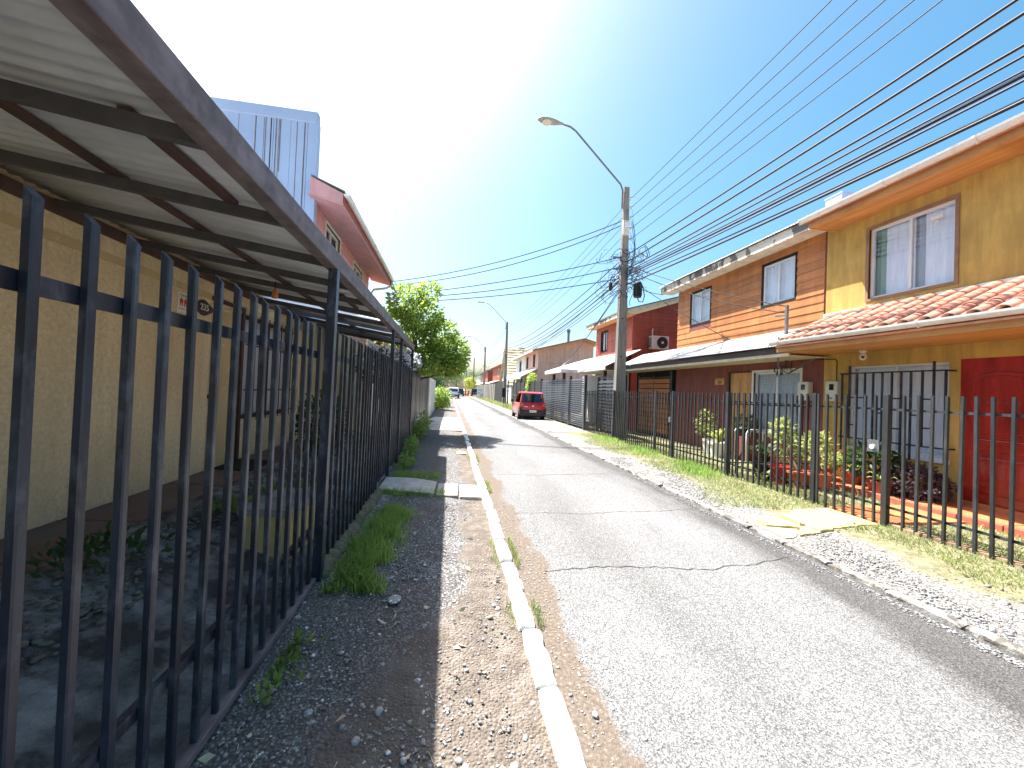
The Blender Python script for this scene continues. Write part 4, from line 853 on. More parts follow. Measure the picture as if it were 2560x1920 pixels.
fg = rfence('narrow dark bar gate before the wood slat gate', 8.87, 9.72, [8.87, 9.70], bmr2, off=.12); MB().box(XR - .03, XR + .02, 8.93, 9.02, .95, 1.08).build('lock', m_galv, fg)
rfence('long dark bar fence behind the concrete pole', 9.74, 15.3, [12.4, 15.25], bmr2, off=.12)
fd = thing('divider_fence', 'dark bar fence dividing the two front yards up to the house wall', 'fence', (6.6, 7.0, .05))
x = 5.68
while x < 7.75: link('bar', bmr2, (x, 7.02, .08), fd); x += .14
for z in (1.5, .3): MB().box(5.58, 7.79, 7.03, 7.05, z - .013, z + .013).build('rail', m_blackR, fd)

# louvred gate and panels beside the red car
def louvre(label, y0, y1, x, ztop, n, mt=None, spikes=False, posts=True, tilt=.03):
    f = thing('louvred_gate', label, 'gate', (x, (y0 + y1) / 2, .08))
    for k in range(n):
        z = .16 + (ztop - .2) * k / n; h = (ztop - .2) / n * .8
        MB().hexa([(x - .012 - tilt, y0, z), (x - tilt, y0, z), (x - tilt, y1, z), (x - .012 - tilt, y1, z), (x - .012 + tilt * .2, y0, z + h), (x + tilt * .2, y0, z + h), (x + tilt * .2, y1, z + h), (x - .012 + tilt * .2, y1, z + h)]).build('slat', mt or m_blackR, f)
    ny = max(1, int((y1 - y0) / 1.1))
    for k in range(ny + 1): yy = y0 + (y1 - y0) * k / ny; MB().box(x + .012, x + .05, yy - .02, yy + .02, .05, ztop).build('upright', m_blackR, f)
    if posts:
        for yy in (y0 - .06, y1 + .06): MB().box(x - .05, x + .05, yy - .05, yy + .05, .0, ztop + .08).build('post', m_black, f)
    if spikes:
        k = 0; yy = y0 + .04
        while yy < y1: MB().add([(x - .01, yy - .05, ztop), (x - .01, yy + .05, ztop), (x - .01, yy, ztop + .13), (x + .005, yy - .05, ztop), (x + .005, yy + .05, ztop), (x + .005, yy, ztop + .13)], [(0, 1, 2), (5, 4, 3), (0, 3, 4, 1), (1, 4, 5, 2), (2, 5, 3, 0)]).build('spike', m_black, f); yy += .12
    return f
louvre('dark grey louvred gate panel nearest the concrete pole', 15.5, 17.4, 5.63, 2.28, 22)
louvre('long grey louvred gate behind the red car', 17.6, 23.2, 5.63, 2.3, 22)
louvre('dark louvred screen with spiked top behind the bar fence', 12.9, 15.25, 6.15, 2.2, 15, spikes=True)

# ------------------------------------------------------------------ red plank house with white carport roof
hr = thing('red_house', 'brick-red plank house with white carport roof beyond the orange house', 'house', (XW, 17.8, .1))
RWn = (18.46, 19.24, 3.8, 4.8)
wall_with_openings('wall', m_redwood, hr, XW, XW + .12, 15.74, 19.95, -.05, 5.1, [RWn])
box('side_wall', m_redwood, hr, XW + .12, 12.4, 15.74, 15.86, -.05, 5.1); MB().prism([(7.8, 5.1), (12.4, 5.1), (12.4, 6.1), (11.4, 6.3)], 'y', 15.745, 15.86).build('gable', m_redwood, hr)
planks(hr, XW, -1, 15.74, 19.95, 3.5, 5.05, [(RWn[0] - .05, RWn[1] + .05, RWn[2] - .05, RWn[3] + .05)], m_redwood, .19, .02, 2.2, seed=8)
planks(hr, 15.74, -1, 7.8, 12.4, 3.3, 5.1, [], m_redwood, .19, .02, 2.6, 'x', seed=9); [planks(hr, 15.744, -1, 7.8 + 3.0 * (j + 1) * .19, 12.4, 5.1 + .19 * j, 5.29 + .19 * j, [], m_redwood, .19, .02, 2.6, 'x', seed=10 + j) for j in range(5)]
MB().box(7.77, 7.83, 15.71, 15.77, 3.3, 5.1).build('corner_trim', m_redwood, hr)
window(hr, XW, -1, *RWn, curtain_or_dark=[(RWn[0], RWn[1], m_blind)], frame=m_dark, trim=m_dark, trimw=.05, mull=1)
MB().box(7.32, 7.8, 15.5, 20.2, 5.06, 5.085).build('soffit', m_soffit, hr); MB().box(7.29, 7.32, 15.5, 20.2, 5.06, 5.28).build('fascia', m_fascia, hr)
MB().prism([(7.25, 5.27), (11.4, 6.5), (13, 6.1), (13, 6.05), (11.4, 6.45), (7.25, 5.22)], 'y', 15.45, 20.25).build('roof', m_zincd, hr)
MB().prism([(7.3, 5.1), (11.4, 6.33), (11.4, 6.44), (7.3, 5.21)], 'y', 15.46, 15.49).build('barge_board', m_cornice, hr)
cp = thing('carport_roof', 'bright white hipped sheet roof over the carport by the louvred gate', 'carport', (6.6, 18, 2.6))
mb = MB(); mb.v = [(6.25, 14.9, 2.74), (6.25, 18.35, 2.74), (5.4, 18.35, 2.74), (5.4, 21.6, 2.74), (7.8, 14.9, 3.5), (7.8, 18.35, 3.55), (7.8, 21.6, 3.55), (6.25, 19.2, 3.12), (9, 14.9, 3.75)]
mb.f = [(0, 1, 5, 4), (1, 2, 7, 5), (2, 3, 6, 5, 7)]; mb.build('roof_sheet', m_zinc, cp, solid=.02)
MB().box(6.23, 6.26, 14.9, 18.34, 2.6, 2.735).build('fascia', m_white, cp); MB().box(5.4, 6.23, 18.33, 18.36, 2.58, 2.735).build('fascia', m_white, cp); MB().box(5.385, 5.41, 18.36, 21.6, 2.58, 2.735).build('fascia', m_white, cp)
MB().prism([(6.26, 14.9), (7.79, 14.9), (7.79, 18.3), (6.26, 18.3)], 'z', 2.56, 2.59).build('ceiling', m_cornice, cp)
for (x, y) in ((5.75, 20.9), (5.75, 19.0), (6.35, 15.2)): MB().box(x - .07, x + .07, y - .07, y + .07, .05, 2.58).build('post', m_brown, cp)
MB().box(6.2, 7.8, 18.5, 21.5, .02, .06).build('floor', m_conc, cp)
MB().bar((5.9, 20.2, 2.95), (6.25, 19.8, 3.35), .05, .05).build('vent_pipe', m_zinc, cp)
wl_ = thing('grey_wall', 'plain grey rendered wall in the shade of the white carport', 'wall', (7.7, 17, 0)); box('panel', m_greyr, wl_, 7.6, 7.72, 15.8, 21.4, 0, 2.55)
ac = thing('air_conditioner', 'white air conditioner outdoor unit on the red plank wall', 'air conditioner', (9.0, 15.5, 3.7))
MB().box(8.52, 9.32, 15.36, 15.66, 3.62, 4.2).build('case', m_cream2, ac, bevel=.02); MB().tube([(9.0, 15.352, 3.91), (9.0, 15.345, 3.91)], [.25, .25], 24).build('fan_grille', m_plast, ac); MB().tube([(9.0, 15.344, 3.91), (9.0, 15.335, 3.91)], .055, 14).build('fan_hub', m_white, ac)
for k in range(7): MB().box(8.51, 8.519, 15.4, 15.62, 3.7 + k * .065, 3.735 + k * .065).build('louvre', m_plast, ac)
MB().tube([(8.7, 15.7, 4.15), (8.72, 15.7, 4.55)], .025, 6).build('pipe', m_cream2, ac)

# ------------------------------------------------------------------ far houses on the right
hk = thing('peach_house', 'pale pink and grey two-storey house with orange soffit, mid-distance right', 'house', (XW, 39, 0))
ops = [(35.2, 36.0, 3.9, 5.0), (38.4, 39.2, 3.9, 5.0), (42.2, 43.2, 3.7, 4.9)]
wall_with_openings('wall', m_peach, hk, XW, XW + .12, 34, 39.9, 0, 5.35, ops[:2]); wall_with_openings('wall', m_greyr, hk, XW, XW + .12, 39.9, 45.4, 0, 5.35, ops[2:])
for o in ops: window(hk, XW, -1, *o, frame=m_dark, curtain_or_dark=[(o[0], o[1], m_curt)], trim=m_dark, trimw=.05)
MB().prism([(7.8, 0), (13, 0), (13, 6.1), (11.8, 6.42), (7.8, 5.36)], 'y', 33.9, 34.0).build('gable_wall', m_peach, hk)
for k in range(3): MB().box(8.9 + k * 1.3, 8.915 + k * 1.3, 33.885, 33.9, .5, 5.6).build('panel_joint', m_greyprint, hk)
MB().box(7.8, 13, 33.885, 33.9, 4.18, 4.2).build('panel_joint', m_greyprint, hk)
MB().prism([(7.2, 5.20), (11.8, 6.44), (13.2, 6.06), (13.2, 6.0), (11.8, 6.38), (7.2, 5.14)], 'y', 33.0, 45.8).build('soffit', m_soffit, hk); MB().prism([(7.15, 5.26), (11.8, 6.52), (13.4, 6.1), (13.4, 6.02), (11.8, 6.45), (7.15, 5.2)], 'y', 32.95, 45.85).build('roof', m_farroof, hk)
MB().box(7.1, 7.2, 33.3, 45.8, 5.12, 5.3).build('fascia', m_white, hk)
MB().tube([(11.2, 36, 6.2), (11.2, 36, 7.4)], .12, 10).tube([(11.2, 36, 7.4), (11.2, 36, 7.7)], .18, 10).build('flue', m_galv, hk)
MB().prism([(6.2, 2.85), (7.8, 3.7), (7.8, 3.62), (6.2, 2.77)], 'y', 33.8, 46).build('porch_roof', m_zinc, hk); MB().box(6.2, 6.26, 33.8, 46, 2.65, 2.8).build('porch_fascia', m_white, hk)
for y_ in (34, 38, 42, 46): MB().box(6.3, 6.42, y_ - .06, y_ + .06, 0, 2.7).build('porch_post', m_brown, hk)
ds = thing('satellite_dish', 'dark satellite dish on the roof edge of the pale pink house', 'satellite dish', (7.1, 37.6, 5.4)); MB().lathe([(.0, .1), (.2, .06), (.38, 0), (.36, -.01), (.0, .07)], (6.95, 37.6, 5.75), 16).build('dish', m_plast, ds, smooth=True); MB().tube([(7.1, 37.6, 5.25), (7.05, 37.6, 5.75)], .03, 6).build('arm', m_galv, ds)
fe = thing('slat_fence', 'dark slatted fence with creeper between the red car and the peach house', 'fence', (5.65, 28, 0))
for k in range(6): MB().box(5.6, 5.64, 23.4 + k * 1.75, 23.4 + k * 1.75 + 1.68, .1, 2.25).build('panel', m_plast, fe)
for k in range(7): MB().box(5.57, 5.66, 23.38 + k * 1.75 - .04, 23.38 + k * 1.75 + .04, 0, 2.3).build('post', m_black, fe)
for k in range(6): MB().box(5.585, 5.6, 23.4 + k * 1.75, 25.08 + k * 1.75, 1.15, 1.2).build('rail', m_galv, fe)
tree('creeper', 'green creeper climbing the dark fence beyond the red car', 'creeper', (5.6, 27, 0), [(5.6, 27, 0, .04), (5.58, 27, 1.5, .02)], [], [((5.55, 27.0, 1.6), (.16, .4, .8), 500), ((5.7, 26.6, 2.5), (.3, .6, .35), 400)], .14, m_leaf)
cf = thing('panel_fence', 'pale concrete post and panel fence along the far right side', 'fence', (5.7, 58, 0))
for k in range(12): MB().box(5.65, 5.72, 47.6 + k * 1.9, 47.6 + k * 1.9 + 1.6, .05, 2.2).build('panel', m_fasciad, cf); MB().box(5.46, 5.74, 47.4 + k * 1.9, 47.4 + k * 1.9 + .45, 0, 2.3).build('post', m_slatwood, cf)  # dark panels paint the dark gaps; wide pale posts act as the panels
sc_ = thing('shade_cloth_gate', 'black shade cloth gate next to the second concrete pole', 'gate', (5.65, 43.5, 0))
for k in range(4): MB().box(5.6, 5.63, 40.2 + k * 1.78, 41.94 + k * 1.78, .1, 2.5 - .1 * (k % 2)).build('cloth_panel', m_fabric, sc_)
ha = thing('steep_roof_house', 'house with steep tan shingled roof behind the second pole', 'house', (9, 53, 0))
MB().prism([(47.5, 2.2), (52.3, 7.2), (57, 2.2)], 'x', 7.6, 7.7).build('gable_wall', m_greyr, ha)
for sgn, ya in ((1, 47.3), (-1, 57.2)):
    for r_ in range(14):
        f0, f1_ = r_ / 14, (r_ + 1) / 14; y0_, y1_ = ya + (52.3 - ya) * f0, ya + (52.3 - ya) * f1_; z0_, z1_ = 2.1 + 5.3 * f0, 2.1 + 5.3 * f1_
        MB().hexa([(7.2, y0_, z0_ + .06), (13, y0_, z0_ + .06), (13, y1_, z1_), (7.2, y1_, z1_), (7.2, y0_, z0_ + .12), (13, y0_, z0_ + .12), (13, y1_, z1_ + .04), (7.2, y1_, z1_ + .04)]).build('shingle_course', m_shingle, ha)
box('wall', m_greyr, ha, 7.7, 12.8, 48, 56.5, 0, 2.6)
def simple_house(name, label, x, y0, y1, zt, wallm, roofm, wins):
    h_ = thing(name, label, 'house', (x, (y0 + y1) / 2, 0)); wall_with_openings('wall', wallm, h_, x, x + .12, y0, y1, 0, zt, wins); box('side_wall', wallm, h_, x + .12, x + 5, y0, y0 + .12, 0, zt)
    for w_ in wins: window(h_, x, -1, *w_, frame=m_white, curtain_or_dark=[(w_[0], w_[1], m_dark)], trim=m_white)  # no curtain here: a near-black sheet stands for the shade indoors
    MB().prism([(x - .5, zt), (x + 2.5, zt + 1.2), (x + 5.4, zt)], 'y', y0 - .3, y1 + .3).build('roof', roofm, h_); MB().prism([(x - 1.6, 2.6), (x, 3.1), (x, 3.0), (x - 1.6, 2.5)], 'y', y0, y1).build('porch_roof', m_zinc, h_); return h_
simple_house('red_house', 'far red house with wide red side wall down the street', 7.8, 60, 71, 5.4, m_redwood, m_redwood, [(62, 63, 3.8, 4.9)])
simple_house('far_house', 'farthest red and white house beside the distant poles', 7.8, 80, 95, 5.4, m_redwood, m_farroof, [(82, 83.2, 3.7, 4.9), (88, 89.2, 3.7, 4.9)])
simple_house('far_house', 'small grey-roofed house at the distant end of the street', 7.8, 100, 116, 5.2, m_greyr, m_farroof, [(103, 104.2, 3.7, 4.9)])
hz = thing('far_house', 'white far house on the left beyond the parked white car', 'house', (-4, 120, 0)); box('wall', m_white, hz, -9, -3, 112, 124, 0, 4.5); MB().prism([(-9.5, 4.5), (-6, 6.5), (-2.5, 4.5)], 'y', 111.5, 124.5).build('roof', m_farroof, hz)

# ------------------------------------------------------------------ concrete poles with street lights
def conc_pole(label, x, y, H, w0, w1, lamp=True, parts=True, lx=2.75, lz=10.65, group='concrete poles along the right verge'):
    r = thing('utility_pole', label, 'utility pole', (x, y, 0), group)
    mb = MB(); n = 8
    for i in range(n + 1):
        f = i / n; w = w0 + (w1 - w0) * f; d = w * .62; z = -.2 + (H + .2) * f
        mb.v += [(x - w / 2, y - d / 2, z), (x - w * .22, y - d / 2 * .86, z), (x + w * .22, y - d / 2 * .86, z), (x + w / 2, y - d / 2, z), (x + w / 2, y + d / 2, z), (x - w / 2, y + d / 2, z)]
    for i in range(n):
        for q in range(6): mb.f.append((i * 6 + q, i * 6 + (q + 1) % 6, i * 6 + 6 + (q + 1) % 6, i * 6 + 6 + q))
    mb.f += [tuple(range(6)), tuple(n * 6 + q for q in range(6))]; mb.build('shaft', m_pole, r)
    if lamp:
        arm = [(x - .14, y, H - .75), (x - .14, y, H - .12), (x - .22, y, H + .08), (x - 1.9, y, lz - .15), (x - 2.1, y, lz - .03), (x - 2.35, y, lz + .02)]
        a = MB().tube(arm, .03, 8).build('lamp_arm', m_galv, r, smooth=True)
        hx = x - 2.35; hd = MB(); prof = [(0, .035, .03), (-.12, .055, .045), (-.28, .13, .055), (-.52, .175, .055), (-.74, .15, .045), (-.86, .07, .03), (-.9, .01, .01)]; k = 12
        for dx, hw, hh in prof:
            for i in range(k): t_ = 2 * math.pi * i / k; hd.v.append((hx + dx, y + hw * math.cos(t_), lz + .03 - dx * .04 + hh * math.sin(t_)))
        for i in range(len(prof) - 1):
            for q in range(k): hd.f.append((i * k + q, i * k + (q + 1) % k, i * k + k + (q + 1) % k, i * k + k + q))
        h_ = hd.build('lamp_head', m_lamp, r, smooth=True); MB().lathe([(.0, -.02), (.13, -.018), (.155, 0), (.155, .02)], (hx - .58, y, lz - .012), 18).build('lens', m_lens, h_)
    if parts:
        for z in (8.45, 8.12, 7.76, 7.38, 7.0):
            b = MB().tube([(x + w1 / 2, y - .03, z), (x + .19, y - .03, z)], .012, 6).build('insulator_pin', m_galv, r); MB().lathe([(.02, -.05), (.045, -.03), (.028, 0), (.045, .03), (.02, .05)], (x + .2, y - .03, z), 10).build('insulator', m_white, b, smooth=True)
        for z in (6.35, 5.95, 5.15, 4.95): MB().box(x - w1 * .75 - .02, x + w1 * .75 + .02, y - w1 * .47, y + w1 * .47, z, z + .035).build('band', m_galv, r)
        for z in (6.3, 5.9): MB().box(x - .42, x - .12, y - .03, y + .02, z, z + .05).build('bracket', m_galv, r)
        bx = MB().box(x - .17, x + .06, y - .24, y - .11, 7.05, 7.55).build('junction_box', m_cream2, r, bevel=.02); MB().box(x - .13, x + .02, y - .247, y - .239, 7.3, 7.47).build('label', m_alu, bx)
        for z in (1.6, 2.9, 4.2): MB().tube([(x - .02, y - w0 * .31, z), (x - .02, y - w0 * .31 + .04, z)], .018, 8).build('bolt_hole', m_dark, r)
    return r
PX, PY = 5.78, 12.5
conc_pole('near grey concrete pole with a street light and tangled cables', PX, PY, 8.8, .40, .18)
conc_pole('second concrete pole with street light, behind the red car', 5.6, 39.2, 8.6, .40, .18, parts=False, lz=10.4)
conc_pole('third concrete pole down the street beside the concrete panel fence', 5.62, 64, 8.6, .42, .2, parts=False, lz=10.2)
conc_pole('fourth, thinner concrete pole far down the street without lamp', 5.3, 88, 8.6, .42, .2, lamp=False, parts=False)
conc_pole('farthest concrete pole with small lamp in front of distant trees', 5.0, 122, 8.6, .42, .2, parts=False, lz=9.6)

# ------------------------------------------------------------------ overhead cables
def catenary(p0, p1, sag, n=28): return [(p0[0] + (p1[0] - p0[0]) * i / n, p0[1] + (p1[1] - p0[1]) * i / n, p0[2] + (p1[2] - p0[2]) * i / n - 4 * sag * (i / n) * (1 - i / n)) for i in range(n + 1)]
def cable(label, p0, p1, sag, r, group, mt=None):
    o = MB().tube(catenary(p0, p1, sag), r * (1.5 if r < .008 else 1.75), 5, True).build('overhead_cable', mt or m_cable, None, smooth=True); return props(o, label, 'cable', group)
ORD = ['topmost', 'second', 'third', 'fourth', 'fifth', 'sixth', 'seventh', 'eighth', 'ninth', 'tenth', 'eleventh', 'twelfth', 'thirteenth', 'fourteenth', 'fifteenth']
G1 = 'cables running from the near pole over the camera'
specs = [(8.45, 8.24, .006), (8.12, 7.82, .006), (7.76, 7.42, .006), (7.38, 7.07, .006), (7.0, 6.77, .006), (6.45, 6.08, .011), (6.2, 5.84, .012), (5.95, 5.54, .011), (5.86, 5.36, .009), (5.8, 5.28, .008), (5.74, 5.19, .014), (5.66, 5.11, .009), (5.55, 4.97, .008), (5.4, 4.90, .013)]
for i, (za, zb, r_) in enumerate(specs):
    s_ = (za - zb) / .82; xo = 5.98 if i < 5 else 5.9 + .015 * i
    cable(f'{ORD[i]} from the top of the cables crossing the upper right sky' if i else 'topmost thin wire crossing the upper right sky', (xo if i < 5 else PX + .1, PY, za), (xo + [0, 0, 0, 0, 0, .1, -.1, .15, -.2, .25, 0, -.15, .2, -.1][i], -20, za), s_, r_, G1, m_cableb if i in (9, 11) else None)
G2 = 'cables running from the near pole down the street'
for i, (za, zb, r_, xx) in enumerate([(8.45, 8.3, .006, 0), (8.12, 8.0, .006, 0), (7.76, 7.6, .006, 0), (7.38, 7.25, .006, 0), (6.3, 6.2, .01, 0), (5.95, 5.9, .012, 0), (5.75, 5.7, .009, 0), (5.6, 5.6, .012, 0), (5.45, 5.4, .009, 0), (5.3, 5.5, .008, 0)]):
    cable(f'{ORD[i]} from the top of the cables strung from the near pole to the second pole', (PX + (.2 if i < 4 else -.05), PY, za), (5.6 + (.2 if i < 4 else -.1), 39.2, zb), .35 + .06 * i, r_, G2)
for i, zb in enumerate((8.3, 7.8, 6.2, 5.8)):
    cable(f'{ORD[i]} from the top of the cables between the second and third poles', (5.6, 39.2, zb), (5.62, 64, zb), .5, .010, 'cables from the second to the third pole')
G3 = 'service drops from the near pole to the left side'
for i, (z, e, sag) in enumerate([(7.6, (-2.2, 14.2, 5.3), .30), (7.45, (-2.2, 14.3, 5.2), .38), (6.35, (-2.3, 14.0, 4.75), .18), (6.0, (-2.3, 13.9, 4.62), .22), (5.6, (-2.3, 13.8, 4.45), .16)]):
    cable(f'{ORD[i]} from the top of the wires crossing the street to the pink house', (PX - .15, PY, z), e, sag, .008, G3)
G4 = 'service drops from the near pole to the right side'
for i, (z, e, sag) in enumerate([(6.1, (7.5, 7.62, 3.75), .12), (5.95, (7.5, 7.62, 3.6), .2), (5.7, (7.3, 8.6, 2.9), .1), (5.5, (7.35, 12.6, 5.2), .08), (5.3, (7.4, 15.4, 5.0), .1), (6.0, (7.4, 16.2, 5.1), .15)]):
    cable(['taut wire from the near pole to the top of the service mast', 'slack wire from the near pole to the service mast', 'wire from the near pole down to the zinc lower roof', 'short wire from the near pole to the orange house eave', 'low wire from the near pole to the red house corner', 'wire from the near pole to the red house eave'][i], (PX + .12, PY, z), e, sag, .007, G4)
for i, (e, z) in enumerate([((6.0, 19.6, 3.1), 5.3), ((6.1, 20.1, 3.15), 5.2), ((7.2, 33.8, 5.2), 5.6), ((7.1, 37, 5.3), 5.5)]):
    cable(['left of the two wires falling from the near pole to the white carport roof', 'right of the two wires falling from the near pole to the white carport roof', 'wire from the near pole to the peach house corner', 'wire from the near pole to the satellite dish'][i], (PX - .1, PY, z), e, .15, .008, 'wires from the near pole to the houses beyond')
mb = MB(); rr = random.Random(12)
for k in range(78):
    side = rr.choice([-1, -1, 1, 1]); c = Vector((PX + side * rr.uniform(.1, .75), PY + rr.uniform(-.25, .25), rr.uniform(5.05, 6.6) + (0.05 if side > 0 else -.1))); R_ = rr.uniform(.05, .3); t0 = rr.uniform(0, 6.28); sx, sz = rr.uniform(.4, 1), rr.uniform(.4, 1.1); L_ = rr.uniform(3, 7); dr = rr.uniform(-.25, .25)
    mb.tube([tuple(c + Vector((R_ * sx * math.cos(t0 + L_ * j / 12) + dr * j / 12, .12 * math.sin(j * .7), R_ * sz * math.sin(t0 + L_ * j / 12) - .12 * (j / 12)))) for j in range(13)], rr.choice([.006, .008, .011]), 4)
for k in range(10):
    z0 = rr.uniform(6.8, 8.3); mb.tube([(PX + .18 + .22 * math.sin(j / 10 * 3.1) * rr.uniform(.6, 1), PY - .05, z0 + (rr.uniform(5.6, 6.0) - z0) * j / 10) for j in range(11)], .005, 4)
tg = mb.build('cable_tangle', m_cableb); stuff(tg, 'tangled bundle of blue-black cable loops around the near pole', 'cables')
sp = thing('splice_case', 'black ribbed cable splice case hanging right of the near pole', 'splice case', (6.32, PY, 5.2))
MB().lathe([(.05, -.28), (.13, -.26), (.14, .2), (.11, .26), (.04, .28)], (6.30, PY - .05, 5.25), 14).build('body', m_plast, sp, smooth=False)
for k in range(8):
    t_ = 2 * math.pi * k / 8; MB().box(-.008, .008, -.012, .012, -.22, .2).build('rib', m_plast, sp).location = Vector((6.30 + .142 * math.cos(t_), PY - .05 + .142 * math.sin(t_), 5.25)) - wl(sp)
MB().tube([(6.3, PY - .05, 4.98), (6.36, PY - .05, 4.85), (6.5, PY - .05, 4.84), (6.56, PY - .05, 5.05), (6.5, PY - .05, 5.35), (6.4, PY - .05, 5.55)], .016, 6).build('cable_loop', m_cable, sp, smooth=True)
sp2 = thing('splice_case', 'small black splice lump on the left side of the near pole', 'splice case', (5.3, PY, 5.2)); MB().lathe([(.02, -.16), (.06, -.12), (.065, .1), (.02, .15)], (5.28, PY - .1, 5.28), 10).build('body', m_plast, sp2, smooth=True)

# ------------------------------------------------------------------ potted plants and shrubs on the right
def pot(parent, c, r, h, mt, n=16): return MB().lathe([(r * .72, 0), (r * .95, h * .85), (r * 1.08, h * .86), (r * 1.08, h), (r * .9, h), (r * .85, h * .9), (.0, h * .9)], c, n).build('pot', mt, parent, smooth=False)
def potted(label, c, pr_, ph, pm, blobs, size, lm, stem=None, aspect=.42, name='potted_plant'):
    r = thing(name, label, 'potted plant', c); pot(r, c, pr_, ph, pm)
    if stem: MB().tube([(c[0], c[1], c[2] + ph * .9), stem], [.022, .016], 6).build('stem', m_bark, r)
    P, N = blob_points([((c[0] + b[0], c[1] + b[1], c[2] + b[2]), b[3], b[4]) for b in blobs]); V, F = leafset(P, N, size, aspect); npobj('leaves', V, F, lm, r); return r
potted('round-headed variegated shrub, the taller one, in a terracotta pot', (6.3, 6.05, .05), .2, .3, m_terra, [(.05, .42, .98, (.2, .2, .24), 230)], .11, m_leafv, (6.34, 6.45, .85), .5)
potted('round-headed variegated shrub, the lower one, nearer the mustard wall', (6.45, 5.8, .05), .19, .32, m_terra, [(.05, .1, .82, (.21, .2, .2), 230)], .11, m_leafv, (6.5, 5.88, .7), .5)
def strap(label, c, n, L, W, up, lm, pm=None, pr_=.17, ph=.26):
    r = thing('potted_plant', label, 'potted plant', c)
    if pm: pot(r, c, pr_, ph, pm)
    VF = ([], []); rosette(VF, (c[0], c[1], c[2] + (ph * .95 if pm else .02)), n, L, W, up, random.Random(int(c[0] * 100 + c[1] * 10))); mb = MB(); mb.v, mb.f = VF; mb.build('leaves', lm, r); return r
strap('green spiky strap-leaved plant in a black pot by the divider fence', (6.25, 6.75, .05), 30, .5, .07, 1.1, m_leafd, m_blackpot, .22, .3)
strap('low green strap plant on the grass beside the black pot', (6.0, 6.5, .05), 16, .3, .05, .9, m_leafy)
potted('red plastic pot with bare red-flowered stems', (6.15, 6.3, .05), .17, .34, m_redpot, [(0, 0, .55, (.18, .18, .2), 34)], .06, m_redflower)
potted('terracotta pot with a grey succulent on the terrace edge', (7.15, 6.35, .14), .2, .24, m_terra, [(0, 0, .36, (.3, .28, .16), 260)], .12, m_leafv)
strap('yellow-green spider plant against the mustard wall', (7.4, 6.0, .14), 34, .42, .045, .8, m_leafy, m_terra, .17, .22)
potted('dark leafy plant in a red pot under the barred window', (7.25, 5.45, .14), .18, .26, m_redpot, [(0, .1, .5, (.34, .36, .26), 420)], .14, m_leafd)
strap('pale-leaved hanging plant over the red pot rim', (7.1, 5.3, .14), 18, .36, .04, .5, m_leafv, m_terra, .14, .2)
tree('mound_shrub', 'dark purple mounded shrub at the foot of the mustard wall', 'shrub', (7.4, 5.05, .14), None, [], [((7.4, 5.05, .38), (.36, .42, .3), 1400)], .07, m_leafp, aspect=.6)
potted('white tub with variegated plant before the maroon wall', (7.25, 9.7, .06), .24, .4, m_whitepot, [(0, .25, .85, (.25, .25, .36), 240)], .13, m_leafv)
strap('aloe-like yellow-green plant in the second white tub', (7.1, 9.2, .06), 24, .5, .08, 1.0, m_leafy, m_whitepot, .24, .38)
potted('dark green plant on the ledge by the wood door', (7.55, 8.75 + .1, .65), .14, .2, m_blackpot, [(0, 0, .34, (.26, .34, .2), 320)], .1, m_leafd)
st = thing('plant_ledge', 'low maroon ledge beneath the dark green plant by the door', 'ledge', (7.55, 8.85, .05)); box('block', m_maroon, st, 7.35, 7.79, 8.62, 8.92, .04, .65)
wkr = thing('metal_frame', 'bent white tubular metal frame in the maroon house yard', 'frame', (7.2, 8.6, .05))
for dy in (0, .4): MB().tube([(7.15, 8.3 + dy, .06), (7.15, 8.3 + dy, .78), (7.2, 8.3 + dy, .86), (7.5, 8.3 + dy, .88), (7.6, 8.3 + dy, .8), (7.6, 8.3 + dy, .06)], .016, 6).build('tube', m_alu, wkr, smooth=True)
potted('tall leafy stems beside the red pots by the divider fence', (6.75, 6.7, .05), .15, .2, m_terra, [(0, 0, .55, (.22, .22, .4), 200)], .1, m_weed)

